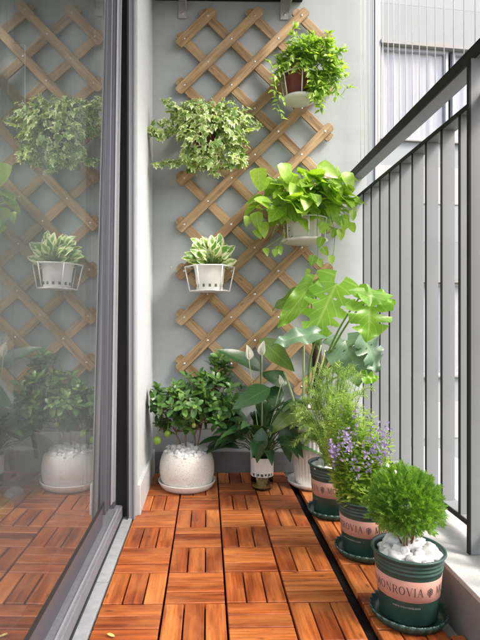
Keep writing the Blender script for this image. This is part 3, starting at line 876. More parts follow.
# ---- front: clipped conifer ball
root, X, zt_, r = green_pot('potted_conifer', 'ball-shaped bright green conifer in nearest green pot with big white stones', 408, 1.157, .0790, .148, 18)
loose_stones(root, X, 1.157, zt_ - .017, r * .74, 34, .0115, .020, dome=.012, as_parts=True, holes=[(X - .005, 1.157, 0)])
loose_stones(root, X, 1.157, zt_ - .018, r * .74, 70, .007, .0095, dome=.006)
mb = MB(); C = P(405.5, 503, 1.157)
for k in range(7):
    a = random.uniform(0, 6.28); e = C + Vector((math.cos(a) * .035, math.sin(a) * .035, random.uniform(-.03, .03)))
    mb.tube(curve((X - .004 + random.uniform(-.006, .006), 1.157 + random.uniform(-.006, .006), zt_ - .03), e, n=7, j=.003), .0024, .0009, 6)
obj('stem', mb, M['bark_red'], root)
mb = MB(); RB = .083
def scale_spray(mb, p, d, L, nrm):
    d = d.normalized(); sd = d.cross(nrm)
    if sd.length < .05: sd = d.orthogonal()
    sd.normalize(); nn_ = sd.cross(d)
    def twig(a, dd, l, w):
        b = a + dd * l
        s1 = dd.cross(nn_).normalized() * w
        m = a.lerp(b, .45) + nn_ * w * .5
        mb.add([a - s1 * .4, a + s1 * .4, m + s1, b, m - s1], [(0, 1, 2, 4), (4, 2, 3)], [(0, 0), (0, 0), (.5, .5), (.5, 1), (.5, .5)])
    twig(p, d, L, L * .045)
    nb = 5
    for i in range(nb):
        t = .15 + .7 * i / nb
        for sg in (1, -1):
            dd = (d * .75 + sd * sg * .62 + nn_ * random.uniform(-.25, .25)).normalized()
            q = p + d * L * t; l = L * (.52 - .34 * t)
            twig(q, dd, l, L * .040)
            for g in (.45, .75):
                twig(q + dd * l * g, (dd * .8 + d * .5 * 1 + sd * sg * random.uniform(-.3, .3)).normalized(), l * .46, L * .034)
for k in range(2300):
    d = rv()
    while d.length > 1 or d.length < .1: d = rv()
    d.normalize()
    lump = 1 + .22 * noise.noise(d * 2.6 + Vector((3, 1, 5))) + .10 * noise.noise(d * 7)
    q = (random.random() ** .4) * .90
    sq = Vector((1.0, 1.0, .98 if d.z > 0 else .74))
    p = C + Vector((d.x * sq.x, d.y * sq.y, d.z * sq.z)) * RB * q * lump
    dd = (d + rv(.45) + Vector((0, 0, .30))).normalized()
    scale_spray(mb, p, dd, random.uniform(.013, .024), (d + rv(.8)).normalized())
for k in range(90):
    d = rv().normalized(); d.z = d.z * .8
    scale_spray(mb, C + d * RB * .82, (d + Vector((0, 0, .1)) + rv(.3)).normalized(), random.uniform(.022, .034), (d + rv(.8)).normalized())
obj('foliage', mb, M['L_cypress'], root)

# ---- middle: flowering angelonia
root, X, zt_, r = green_pot('potted_flowers', 'purple flowering bushy plant in middle green pot with white pebbles', 365, 1.477, .0800, .152, -9)
loose_stones(root, X, 1.477, zt_ - .016, r * .80, 150, .0055, .0085, dome=.006)
st = MB(); lf = MB(); fw = MB()
tops = []
for k in range(125):
    px = random.gauss(355, 20); px = max(322, min(391, px))
    lim = 388 + abs(px - 345) * .75
    py = random.uniform(lim, lim + 55)
    Y = 1.477 + random.uniform(-.09, .085)
    tops.append(P(px, py, Y))
for tp in tops:
    b = Vector((X + random.uniform(-.045, .045), 1.477 + random.uniform(-.045, .045), zt_ - .03))
    pts = []
    for i in range(15):
        t = i / 14; p = b.lerp(tp, t); p.x = b.x + (tp.x - b.x) * t ** .55; p.y = b.y + (tp.y - b.y) * t ** .75
        pts.append(p + rv(.0015))
    st.tube(pts, .0017, .0007, 5)
    Ls = (tp - b).length; nn_ = int(Ls / .0085); flower = random.random() < .1
    for i in range(nn_):
        t = .08 + .92 * i / nn_; p = pts[min(13, int(t * 14))].lerp(pts[min(14, int(t * 14) + 1)], t * 14 % 1)
        a = i * 2.4 + random.uniform(-.3, .3)
        for sg in (0, PI):
            o = Vector((math.cos(a + sg), math.sin(a + sg), random.uniform(.1, .75)))
            L = (.044 - .026 * t) * random.uniform(.7, 1.2)
            leaf(lf, p, o, UP + rv(.3), L, L * .30, 'lance', random.uniform(.2, .9), .3, 3)
        if flower and .58 < t < .92:
            for g in range(2):
                a2 = random.uniform(0, 6.28); o = Vector((math.cos(a2), math.sin(a2), .3)); q = p + o * .007
                for h_ in range(5):
                    a3 = h_ * 1.256; u = o.orthogonal().normalized(); v = o.cross(u).normalized()
                    leaf(fw, q, u * math.cos(a3) + v * math.sin(a3) + o * .5, o, .0062, .0052, 'ellip', .4, .1, 2)
obj('stem', st, M['stem_green'], root); obj('foliage', lf, M['L_angel'], root); obj('blossom', fw, M['petal_purple'], root)
for g in range(9):   # a few dense purple spikes toward the viewer
    pass
fx = MB()
for (px, py) in ((337, 447), (345, 443), (334, 455), (351, 447), (372, 447), (378, 455), (363, 450), (386, 430), (389, 438), (355, 463), (372, 436), (341, 452), (380, 461), (347, 436), (384, 450), (358, 470), (366, 458), (331, 449), (341, 439), (375, 452), (382, 444), (369, 466), (348, 455), (377, 430), (388, 446)):
    b = P(px, py, 1.375 + random.uniform(-.015, .04))
    for i in range(12):
        q = b + Vector((random.gauss(0, .006), random.gauss(0, .006), random.uniform(-.024, .026)))
        o = (rv() + Vector((0, -.6, .3))).normalized(); u = o.orthogonal().normalized(); v = o.cross(u).normalized()
        for h_ in range(5):
            a3 = h_ * 1.256
            leaf(fx, q, u * math.cos(a3) + v * math.sin(a3) + o * .5, o, .0048, .0042, 'ellip', .4, .1, 2)
obj('blossom', fx, M['petal_purple'], root)

# ---- back: feathery shrub
root, X, zt_, r = green_pot('potted_feathery_shrub', 'wispy fine-leaved shrub in farthest green pot behind the flowering one', 332, 1.778, .0800, .168, -40)
loose_stones(root, X, 1.778, zt_ - .018, r * .80, 60, .008, .013, dome=.006)
st = MB(); lf = MB()
for k in range(84):
    if k < 66: px, py = random.gauss(336, 13), random.uniform(372, 435)
    else: px, py = random.uniform(301, 318), random.uniform(395, 450)
    tp = P(px, py, 1.778 + random.uniform(-.10, .09))
    b = Vector((X + random.uniform(-.03, .02), 1.778 + random.uniform(-.03, .03), zt_ - .03))
    pts = []
    for i in range(17):
        t = i / 16; p = b.lerp(tp, t); p.x = b.x + (tp.x - b.x) * t ** 1.3; p.z += .03 * math.sin(PI * t) * (1 if k % 3 else -.2)
        pts.append(p + rv(.002))
    # nodding tip
    d = (pts[-1] - pts[-3]).normalized()
    for i in range(5): d = (d + Vector((0, 0, -.28)) + rv(.1)).normalized(); pts.append(pts[-1] + d * .009)
    st.tube(pts, .0016, .0006, 5)
    m = len(pts)
    for i in range(int(m * 8)):
        t = .12 + .88 * i / (m * 8); f = t * (m - 1.001); p = pts[int(f)].lerp(pts[int(f) + 1], f % 1)
        a = i * 2.4; dd = (pts[int(f) + 1] - pts[int(f)]).normalized(); u = dd.orthogonal().normalized(); v = dd.cross(u)
        o = u * math.cos(a) + v * math.sin(a) + dd * .7
        leaf(lf, p, o, UP + rv(.4), random.uniform(.012, .022), .0034, 'lance', .3, .2, 2)
obj('stem', st, M['stem_dark'], root); obj('foliage', lf, M['L_rosemary'], root)

# ---- tall fluted white planter with monstera
Xm = P(313, 440, 2.09).x; Ym = 2.09
root = thing('potted_monstera', 'large split-leaved monstera in tall fluted white planter by wall', 'potted plant', (Xm, Ym, 0))
def flute(rr, z, an, i): return (rr + (.0026 * abs(math.sin(an * 17)) if 2 <= i <= 5 else 0), z)
mb = MB(); mb.lathe((Xm, Ym, 0), [(.001, .012), (.070, .012), (.072, .016), (.077, .06), (.088, .20), (.0945, .308), (.098, .314), (.098, .322), (.092, .322), (.088, .29)], 204, fn=flute)
obj('pot', mb, M['white_ceramic'], root)
mb = MB(); mb.lathe((Xm, Ym, .0005), saucer_prof(.104, .024), 64); obj('saucer', mb, M['white_plastic'], root)
mb = MB(); mb.disc((Xm, Ym, .30), .089); obj('soil', mb, M['soil'], root)
mb = MB(); a = P(316.5, 408, Ym); b = P(317, 338, Ym)
mb.tube([a + Vector((0, 0, -.03)), a.lerp(b, .33), a.lerp(b, .66), b], .020, .019, 14); obj('moss_pole', mb, M['moss'], root)
def monstera(px, py, Y, tip, width, mat, nrm, base=None, droop=.5, slots=True, seed=0, fold=.25, petiole=None, rw=.0035, holes=4):
    """px,py the leaf's heart; tip the pixel of its point"""
    rnd = random.Random(seed)
    o = P(px, py, Y); tpt = P(tip[0], tip[1], Y + tip[2]); d = (tpt - o); L = d.length; d.normalize()
    nr = Vector(nrm); nr = (nr - d * nr.dot(d)).normalized(); sd = d.cross(nr)
    mb = MB(); NS, NU = 72, 14
    for sg in (1, -1):
        sl = []
        if slots:
            for k in range(holes): 
                c_ = .13 + .68 * (k + rnd.uniform(-.12, .12)) / holes; sl.append((c_, rnd.uniform(.022, .042), rnd.uniform(.36, .60)))
        idx = {}; vs = []; uvs = []
        for i in range(NS + 1):
            t = i / NS
            for j in range(NU + 1):
                u = j / NU
                w = width * .5 * (min(1, (t / .10) ** .55 + .22) * (1 - max(0, (t - .30) / .70) ** 1.9) if t < 1 else 0)
                tt = t + u * (.16 * (1 - t)) - u * u * .20 * (1 - t) ** 3 * 1.6
                x = u * w; y = tt * L
                z = fold * x * .6 - (x / width) ** 2 * width * .9 * fold + .010 * math.sin(t * 16 + sg) * u
                bend = droop * tt
                p = o + d * (y * math.cos(bend * .5)) - nr * (y * math.sin(bend * .5) * .9) + sd * sg * x + nr * z
                idx[(i, j)] = len(vs); vs.append(p); uvs.append((u, t))
        fs = []
        for i in range(NS):
            for j in range(NU):
                t = (i + .5) / NS; u = (j + .5) / NU
                cut = False
                for (c_, hw, u0) in sl:
                    if u > u0 and abs(t - c_) < hw * (.35 + 1.1 * (u - u0) / (1 - u0)): cut = True
                if slots and abs(u - .2) < .07 and any(abs(t - (c_ + .08)) < .012 for (c_, _, _) in sl[:1]): cut = True
                if not cut:
                    q = (idx[(i, j)], idx[(i + 1, j)], idx[(i + 1, j + 1)], idx[(i, j + 1)])
                    fs.append(q if sg > 0 else q[::-1])
        mb.add(vs, fs, uvs, 0, True)
    lo = obj('leaf', mb, mat, root)
    if petiole:
        b = petiole
        m = MB(); n = 10; pts = []
        for i in range(n + 1):
            t = i / n; p = b.lerp(o, t); p += Vector((0, 0, 1)) * math.sin(PI * t) * .03 + (o - b).cross(Vector((0, 1, 0))).normalized() * math.sin(PI * t) * .012
            pts.append(p)
        m.tube(pts, rw * 1.5, rw * .8, 8); obj('stem', m, M['stem_green'], root)
B1 = P(308, 395, 2.06); B2 = P(314, 398, 2.04)
monstera(337, 283, 1.98, (308, 343, -.05), .185, M['L_monstera'], (-.15, -1, .45), droop=.35, seed=3, petiole=P(319, 345, 2.05))
monstera(312, 284, 2.02, (279, 326, -.06), .085, M['L_monstera'], (.2, -1, .5), droop=.6, seed=5, petiole=P(318, 350, 2.06), slots=False)
monstera(369, 296, 1.72, (373, 340, -.06), .165, M['L_monstera'], (.1, -.8, .75), droop=.7, seed=8, petiole=B2, holes=3)
monstera(345, 340, 1.92, (361, 383, -.10), .175, M['L_monstera_dark'], (-.2, -.85, .6), droop=.55, seed=12, petiole=B2, holes=1)
monstera(364, 338, 1.86, (384, 372, 0), .13, M['L_monstera_dark'], (.4, -.9, .3), droop=.5, seed=15, petiole=B2, holes=3)
monstera(320, 333, 1.95, (275, 336, -.10), .085, M['L_monstera_dark'], (0, -.75, .8), droop=.5, seed=18, petiole=B1, slots=False)
monstera(363, 377, 1.86, (379, 378, 0), .05, M['L_monstera'], (0, -.9, .3), droop=.2, seed=21, petiole=B2, slots=False)
monstera(362, 294, 1.72, (398, 301, 0), .085, M['L_monstera'], (0, -.7, .6), droop=.3, seed=22, petiole=B2, slots=False)
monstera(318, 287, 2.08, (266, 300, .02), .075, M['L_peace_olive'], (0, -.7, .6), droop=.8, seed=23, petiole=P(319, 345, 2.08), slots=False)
mb = MB()
for (a, b) in (((306, 398), (321, 345)), ((311, 402), (325, 350)), ((303, 400), (304, 345)), ((296, 398), (284, 372)), ((316, 404), (334, 362))):
    mb.tube(curve(P(a[0], a[1] + 12, 2.05), P(b[0], b[1], 2.03), n=8, lift=.01), .0062, .0035, 8)
obj('stem', mb, M['stem_pale'], root)

# ---- peace lily in the glass vase
Xp = P(262, 470, 2.045).x; Yp = 2.045
root = thing('potted_peace_lily', 'dark leaved peace lily with three white flowers in a glass vase', 'potted plant', (Xp, Yp, 0))
mb = MB(); mb.lathe((Xp, Yp, 0), [(.001, .001), (.034, .001), (.041, .004), (.0445, .02), (.0455, .07), (.0460, .134), (.0440, .134), (.0435, .07), (.042, .02), (.032, .006), (.001, .006)], 48); v = obj('vase', mb, M['vase_glass'], root)
mb = MB(); mb.lathe((Xp, Yp, 0), [(.0462, .056), (.0466, .131)], 60); sv = obj('label_sleeve', mb, M['white_plastic'], v)
mb = MB()
def bar(mb, an, z0, z1, w):
    vs = [(Xp + .0472 * math.sin(an + s_ * w), Yp - .0472 * math.cos(an + s_ * w), z) for s_ in (-.5, .5) for z in (z0, z1)]
    mb.add(vs, [(0, 1, 3, 2)])
for an, wd, z0 in ((-52, .14, .060), (-46, .05, .058), (-32, .07, .058), (-24, .16, .062), (-8, .16, .060), (-2, .06, .058), (12, .16, .062), (26, .07, .058), (33, .12, .061), (47, .12, .059)):
    bar(mb, R(an), z0, .070, wd)
obj('lettering', mb, M['ink'], sv)
mb = MB()
for k in range(170):
    a = random.uniform(0, 6.28); p = Vector((Xp + random.uniform(-.03, .03), Yp + random.uniform(-.03, .03), random.uniform(.015, .07))); pts = [p]
    for i in range(9):
        a += random.uniform(-1, 1); q = pts[-1] + Vector((math.cos(a) * .010, math.sin(a) * .010, random.uniform(-.012, .006)))
        rr = math.hypot(q.x - Xp, q.y - Yp)
        if rr > .039: q.x = Xp + (q.x - Xp) * .039 / rr; q.y = Yp + (q.y - Yp) * .039 / rr
        q.z = max(.012, q.z); pts.append(q)
    mb.tube(pts, .0020, .0012, 4)
for k in range(12): mb.blob((Xp + random.uniform(-.024, .024), Yp + random.uniform(-.024, .024), random.uniform(.015, .05)), .011, 2, k, .4)
obj('roots', mb, M['root'], root)
lf = MB(); st = MB()
for k in range(64):
    a = random.uniform(0, 2 * PI); el = random.uniform(.05, 1.25); reach = random.uniform(.06, .15)
    o = Vector((math.cos(a), math.sin(a) * .75, 0)); b = Vector((Xp, Yp, .125)) + o * .02
    e = b + o * reach * math.cos(el) + Vector((0, 0, .03 + reach * math.sin(el) * 1.1))
    if e.x < -.13: e.x = -.13
    st.tube(curve(b, e, lift=.02, n=6), .0020, .0015, 5)
    d = (e - b).normalized() + o * .5
    L = random.uniform(.11, .17); leaf(lf, e, d, UP + o * .2 - Vector((0, .3, 0)), L, L * random.uniform(.26, .36), 'lance', random.uniform(.9, 1.9), .3, 8, wav=.08)
obj('stem', st, M['stem_dark'], root); obj('foliage', lf, M['L_peace'], root)
def big(px, py, Y, tip, W, mat, nrm, droop=.4, pet=(262, 458), shape='ovate'):
    o = P(px, py, Y); tp = P(tip[0], tip[1], Y + tip[2]); mb = MB()
    leaf(mb, o, tp - o, nrm, (tp - o).length * 1.06, W, shape, droop, .22, 14, wav=.05)
    obj('leaf', mb, mat, root)
    m = MB(); m.tube(curve(P(pet[0], pet[1], Yp), o, n=8, lift=.02), .0026, .0018, 6); obj('stem', m, M['stem_dark'], root)
big(270, 388, 1.93, (233, 406, -.03), .088, M['L_peace'], (-.1, -.8, .8), .25)
big(262, 370, 2.08, (222, 346, -.05), .085, M['L_peace'], (0, -.7, .8), .35)
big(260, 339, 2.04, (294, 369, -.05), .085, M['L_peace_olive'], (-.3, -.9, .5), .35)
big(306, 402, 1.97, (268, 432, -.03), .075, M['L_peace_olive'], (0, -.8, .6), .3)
big(288, 383, 2.10, (262, 372, 0), .08, M['L_peace'], (0, -.8, .6), .3)
big(284, 400, 2.10, (262, 392, 0), .10, M['L_peace'], (0, -.8, .6), .3)
big(283, 425, 1.98, (290, 462, -.03), .055, M['L_peace'], (-.2, -.9, .3), .3)
big(262, 428, 1.93, (257, 462, -.03), .055, M['L_peace'], (-.1, -.9, .3), .3)
big(285, 420, 2.0, (303, 458, -.03), .05, M['L_peace'], (-.2, -.9, .3), .3)
big(252, 425, 2.02, (219, 442, -.03), .05, M['L_peace'], (-.1, -.7, .6), .6)
for (px, py, h, s_) in ((249, 360, 15, 1), (262, 356, 15, -1), (281, 385, 10, 1)):
    b = P(px, py, 1.99); m = MB(); m.tube(curve(P(262, 458, Yp), b, n=9, j=.001), .0019, .0013, 6); fl_ = obj('flower_stalk', m, M['stem_pale'], root)
    m = MB(); s = 2.0 / F
    leaf(m, b, Vector((-.10 * s_, 0, 1)), Vector((.3 * s_, -.6, 0)), h * s * 1.05, h * s * .55, 'ovate', .3, .9, 8)
    leaf(m, b, Vector((-.06 * s_, .15, 1)), Vector((-.5 * s_, -.6, 0)), h * s, h * s * .35, 'lance', .1, .8, 6)
    m.tube([b + Vector((0, -.004, .006)), b + Vector((0, -.006, h * s * .55))], .0022, .0014, 6); obj('flower', m, M['petal_white'], fl_)

# ---- citrus bush in speckled pot
Xc = P(187, 470, 2.075).x; Yc = 2.075
root = thing('potted_citrus', 'small citrus bush with green fruit in speckled white dome pot', 'potted plant', (Xc, Yc, 0))
mb = MB(); mb.lathe((Xc, Yc, 0), [(.001, .010), (.090, .010), (.0985, .013), (.1050, .030), (.1110, .060), (.1120, .082), (.1090, .108), (.1030, .128), (.0965, .142), (.0930, .146), (.0880, .142), (.0850, .12)], 80); obj('pot', mb, M['speckle'], root)
mb = MB(); mb.lathe((Xc, Yc, .0005), [(.001, .004), (.095, .004), (.103, .010), (.112, .030), (.1165, .031), (.1165, .027), (.106, .008), (.098, .0), (.001, 0)], 72); obj('saucer', mb, M['white_plastic'], root)
mb = MB(); mb.disc((Xc, Yc, .128), .089); obj('soil', mb, M['soil'], root)
loose_stones(root, Xc, Yc, .134, .084, 60, .0105, .0165, dome=.022, as_parts=True)
tips = []
mb = MB()
def branch(a, b, r0, r1, n=7): mb.tube(curve(a, b, n=n, j=.004), r0, r1, 6)
T1 = P(184, 452, Yc); T2 = P(194, 452, Yc)
nodes = [(T1, P(176, 432, Yc)), (T1, P(187, 428, Yc - .03)), (T2, P(196, 420, Yc)), (T2 + Vector((.005, .01, 0)), P(201, 428, Yc + .03))]
for k, (a, b) in enumerate(nodes): branch(a - Vector((0, 0, .02)), b, .0045, .0032)
blobs = [PB(166, 397, 20, 15, 2.05, .10), PB(186, 400, 24, 20, 2.03, .12), PB(205, 392, 28, 24, 2.06, .12), PB(212, 368, 17, 14, 2.10, .08), PB(219, 395, 24, 22, 2.04, .10), PB(222, 356, 9, 8, 2.12, .05),
         PB(160, 425, 13, 12, 2.06, .07), PB(182, 420, 18, 10, 2.06, .09), PB(225, 418, 17, 13, 2.03, .08), PB(152, 403, 8, 12, 2.04, .06)]
lf = MB()
for k in range(185):
    p, o, q = sample(blobs, .3)
    p.x = max(p.x, -.215); p.y = min(p.y, 2.215)
    if k % 4 == 0: branch(random.choice(nodes)[1], p, .0022, .0009, 5)
    else: mb.tube([p - o * .035 - Vector((0, 0, .02)), p], .0013, .0009, 5)
    ax_ = (o * .6 + UP * .7 + rv(.5)).normalized(); u = ax_.orthogonal().normalized(); v = ax_.cross(u)
    m = random.randint(5, 8); ph = random.uniform(0, 6)
    for i in range(m):
        a = ph + i * 2.4; el = .15 + .95 * i / m
        d = (u * math.cos(a) + v * math.sin(a)) * math.cos(el) + ax_ * math.sin(el)
        L = random.uniform(.030, .050) * (1.1 - .35 * i / m)
        if p.x + d.x * L < -.228: d.x = abs(d.x)
        leaf(lf, p - ax_ * .012 * (m - i) / m * 2, d, ax_ + LIGHT * .7, L, L * random.uniform(.42, .52), 'ellip', random.uniform(.1, .7), .22, 5)
obj('stem', mb, M['bark'], root); obj('foliage', lf, M['L_citrus'], root)
for (px, py, rr, mt) in ((157, 440.5, .0165, 'fruit'), (167.5, 434, .0135, 'fruit'), (194, 425.5, .009, 'fruit_yellow')):
    mb = MB(); c = P(px, py, 1.98); mb.blob(c, rr, 3, 2.0, .03, (1, 1, 1.05)); mb.tube([c + Vector((0, 0, rr)), c + Vector((.004, .03, rr + .04))], .0012, n=5)
    obj('fruit', mb, M[mt], root)

# ================================================================== HANGING POTS
def wire_loop(c, r, n, z, rw, mb, rot=0):
    pts = [Vector((c[0] + r * math.cos(2 * PI * k / n + rot), c[1] + r * math.sin(2 * PI * k / n + rot), z)) for k in range(n + 1)]
    for a, b in zip(pts, pts[1:]): mb.tube([a, b], rw, n=6)
    return pts
def fit(c, rmax=.11): return c

# small variegated pothos in hexagonal white wire basket
c = P(209.7, 280, 2.15); s = 2.15 / F
zt1 = P(209, 266.5, 2.13).z; zb1 = P(209, 291, 2.13).z
h1 = thing('plant_holder', 'white hexagonal wire basket hooked on the lattice under variegated plant', 'plant holder', (c.x, c.y, zb1), 'wire plant holders on the lattice')
mb = MB(); n = 6; tp = wire_loop(c, .105, 6, zt1, .0026, mb, 0); bt = wire_loop(c, .084, 6, zb1, .0026, mb, 0)
for a, b in zip(tp[:6], bt[:6]): mb.tube([a, b], .0026)
obj('wire_frame', mb, M['white_wire'], h1)
mb = MB(); mb.lathe(c * 1 - Vector((0, 0, c.z)), [(.001, zb1 - .001), (.078, zb1 - .001), (.080, zb1 + .003), (.001, zb1 + .0035)], 40); obj('tray', mb, M['white_plastic'], h1)
mb = MB()
for dx in (-.04, .04): mb.tube([(c.x + dx, c.y + .085, zt1), (c.x + dx, 2.226, zt1 + .02), (c.x + dx, 2.226, zt1 + .05), (c.x + dx, 2.262, zt1 + .05)], .0026)
obj('hook', mb, M['white_wire'], h1)
root = thing('potted_pothos', 'cream and green variegated pothos in small white slotted pot', 'potted plant', (c.x, c.y, zb1 + .004))
zb = zb1 + .004
mb = MB(); mb.lathe((c.x, c.y, 0), [(.001, zb), (.052, zb), (.056, zb + .004), (.0605, zb + .06), (.066, zb + .098), (.070, zb + .10), (.070, zb + .104), (.062, zb + .104), (.058, zb + .09)], 48)
pt = obj('pot', mb, M['white_plastic'], root)
mb = MB(); 
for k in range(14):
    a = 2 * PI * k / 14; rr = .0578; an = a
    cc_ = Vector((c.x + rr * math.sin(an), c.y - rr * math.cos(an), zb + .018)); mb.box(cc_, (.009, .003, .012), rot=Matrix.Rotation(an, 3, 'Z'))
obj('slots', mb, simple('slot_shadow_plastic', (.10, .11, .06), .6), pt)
mb = MB(); mb.disc((c.x, c.y, zb + .09), .058); obj('soil', mb, M['soil'], root)
lf = MB(); st = MB()
for k in range(105):
    a = random.uniform(0, 2 * PI); el = random.uniform(.0, 1.45); o = Vector((math.cos(a), math.sin(a) * .8, 0))
    b = Vector((c.x, c.y, zb + .095)) + o * .02; rr = random.uniform(.02, .075)
    e = b + o * rr * math.cos(el) + Vector((0, 0, .012 + rr * math.sin(el) * 1.15))
    e.y = min(e.y, 2.20)
    st.tube([b, e], .0013, .001, 5); L = random.uniform(.044, .066)
    leaf(lf, e, o * math.cos(el) + Vector((0, 0, math.sin(el) * .9 + .15)) + rv(.25), LIGHT * .6 - Vector((0, .9, 0)) + rv(.5), L, L * .62, 'ovate', random.uniform(.6, 1.3), .3, 6, wav=.1)
obj('stem', st, M['stem_green'], root); obj('foliage', lf, M['L_nJoy'], root)

# lime pothos
c = P(304.5, 228, 2.13); zb1 = P(304, 241, 2.07).z
h2 = thing('plant_holder', 'white oval tray holder hooked on the lattice under lime green pothos', 'plant holder', (c.x, c.y, zb1), 'wire plant holders on the lattice')
mb = MB()
def lobed(rr, z, an, i): return (rr * (1 + .03 * math.cos(an * 10)), z)
mb.lathe((c.x, c.y, 0), [(.001, zb1), (.080, zb1), (.092, zb1 + .004), (.097, zb1 + .013), (.094, zb1 + .013), (.088, zb1 + .006), (.078, zb1 + .003), (.001, zb1 + .003)], 80, fn=lobed); obj('tray', mb, M['cream_plastic'], h2)
mb = MB(); ztp = zb1 + .100
wire_loop(c, .094, 24, ztp, .0026, mb)
for k in range(6):
    a = PI / 6 + k * PI / 3; mb.tube([(c.x + .094 * math.cos(a), c.y + .094 * math.sin(a), ztp), (c.x + .088 * math.cos(a), c.y + .088 * math.sin(a), zb1 + .008)], .0024)
obj('wire_frame', mb, M['white_wire'], h2)
mb = MB()
for dx in (-.05, .05): mb.tube([(c.x + dx, c.y + .078, ztp), (c.x + dx, 2.226, ztp + .02), (c.x + dx, 2.226, ztp + .05), (c.x + dx, 2.262, ztp + .05)], .0026)
obj('hook', mb, M['white_wire'], h2)
root = thing('potted_pothos', 'lime green heart-leaved pothos in cream ribbed pot with trailing vines', 'potted plant', (c.x, c.y, zb1 + .004))
zb = zb1 + .0035
def ribs(rr, z, an, i): return (rr + (.0012 * max(0, math.cos(an * 22)) if 2 < i < 6 else 0), z)
mb = MB(); mb.lathe((c.x, c.y, 0), [(.001, zb), (.058, zb), (.061, zb + .003), (.063, zb + .012), (.066, zb + .05), (.070, zb + .086), (.075, zb + .088), (.0765, zb + .107), (.069, zb + .107), (.067, zb + .09)], 132, fn=ribs); obj('pot', mb, M['cream_plastic'], root)
mb = MB(); mb.disc((c.x, c.y, zb + .096), .067); obj('soil', mb, M['soil'], root)
lf = MB(); st = MB(); top = Vector((c.x, c.y, zb + .10))
bl = [PB(305, 194, 40, 18, 2.10, .11), PB(283, 205, 26, 16, 2.08, .09), PB(330, 195, 22, 19, 2.10, .10), PB(305, 183, 34, 12, 2.13, .08), PB(340, 190, 12, 15, 2.12, .08)]
for k in range(215):
    p, o, q = sample(bl, .35); p.y = min(p.y, 2.20)
    if p.z < zb + .075 and abs(p.x - c.x) < .075 and p.y < c.y: p.z = zb + .10
    if k % 2: st.tube(curve(top + rv(.03) * 1, p, lift=.03, n=6), .0019, .0014, 5)
    h = Vector((o.x, o.y * .8 - .25, 0)); L = random.uniform(.050, .098)
    leaf(lf, p, h + Vector((0, 0, random.uniform(-.75, .25))) + rv(.35), LIGHT + o * .5 + rv(.2), L, L * .68, 'heart', random.uniform(.2, .7), .25, 7, wav=.05)
# single outer leaves: (heart px, py, tip dx, dy, length)
for (px, py, dx, dy, L) in ((258, 168, 2, 22, .10), (283, 163, 5, 20, .09), (256, 212, 3, 22, .075), (262, 222, 4, 20, .07), (270, 208, 5, 16, .065), (248, 216, -2, 14, .05), (318, 165, 22, 12, .10), (345, 172, 8, 20, .09),
                       (266, 178, -4, 14, .06), (300, 205, -6, 18, .08), (280, 207, 2, 18, .075), (330, 206, 6, 18, .07), (343, 215, 4, 14, .06), (352, 210, 2, 12, .05), (322, 222, 2, 14, .055), (335, 228, -3, 12, .05), (255, 230, 6, 8, .05), (265, 248, 3, 8, .04), (278, 246, 3, 8, .045)):
    p = P(px, py, 2.05); d = P(px + dx, py + dy, 2.03) - p
    st.tube(curve(top + rv(.02), p, lift=.03 if py < 225 else -.01, n=8), .0019, .0014, 5)
    leaf(lf, p, d, (random.uniform(-.3, .3), -.9, .5), L, L * .68, 'heart', .3, .22, 8, wav=.05)
vines = [[(318, 210), (317, 230), (318, 250), (317, 268), (320, 282)], [(330, 214), (335, 232), (334, 250), (331, 262)], [(342, 205), (347, 222), (343, 238)], [(272, 210), (277, 222), (272, 236), (278, 226), (279, 216)], [(286, 232), (282, 240), (276, 252)]]
for v_ in vines:
    pts = [P(x, y, 2.04) for (x, y) in v_]; st.tube(pts, .0016, .0011, 6)
for (px, py, L) in ((318, 262, .04), (314, 258, .05), (322, 250, .045), (340, 232, .05), (346, 222, .055), (337, 220, .05), (350, 226, .045), (326, 226, .05), (322, 240, .05), (331, 258, .04), (309, 272, .03), (322, 280, .04), (275, 252, .035)):
    p = P(px, py - 3, 2.035); leaf(lf, p, Vector((random.uniform(-.6, .6), -.2, -.8)), (random.uniform(-.3, .3), -1, .35), L, L * .75, 'heart', .3, .2, 6)
obj('stem', st, M['stem_green'], root); obj('foliage', lf, M['L_pothos'], root)

# top right trailing plant
c = P(299, 82, 2.13); zb1 = P(300, 98, 2.09).z
h3 = thing('plant_holder', 'white leaf-patterned tray holder hooked on the lattice under reddish pot', 'plant holder', (c.x, c.y, zb1), 'wire plant holders on the lattice')
mb = MB(); mb.lathe((c.x, c.y, 0), [(.001, zb1), (.058, zb1), (.067, zb1 + .005), (.071, zb1 + .014), (.068, zb1 + .014), (.064, zb1 + .007), (.001, zb1 + .003)], 60); mb.v = [(q[0], q[1], q[2]) for q in mb.v]
obj('tray', mb, M['white_plastic'], h3)
mb = MB(); ztp = zb1 + .105; wire_loop(c, .080, 20, ztp, .0026, mb)
for k in range(6):
    a = PI / 6 + k * PI / 3; mb.tube([(c.x + .080 * math.cos(a), c.y + .080 * math.sin(a), ztp), (c.x + .062 * math.cos(a), c.y + .062 * math.sin(a), zb1 + .008)], .0026)
obj('wire_frame', mb, M['white_wire'], h3)
mb = MB()
for dx in (-.04, .04): mb.tube([(c.x + dx, c.y + .07, ztp), (c.x + dx, 2.226, ztp + .02), (c.x + dx, 2.226, ztp + .05), (c.x + dx, 2.262, ztp + .05)], .0026)
obj('hook', mb, M['white_wire'], h3)
root = thing('potted_creeper', 'small-leaved trailing creeper in red-brown pot at upper right of lattice', 'potted plant', (c.x, c.y, zb1 + .004))
zb = zb1 + .0035
mb = MB(); mb.lathe((c.x, c.y, 0), [(.001, zb), (.043, zb), (.045, zb + .003), (.056, zb + .085), (.061, zb + .087), (.063, zb + .107), (.057, zb + .107), (.054, zb + .09)], 48); obj('pot', mb, M['terracotta'], root)
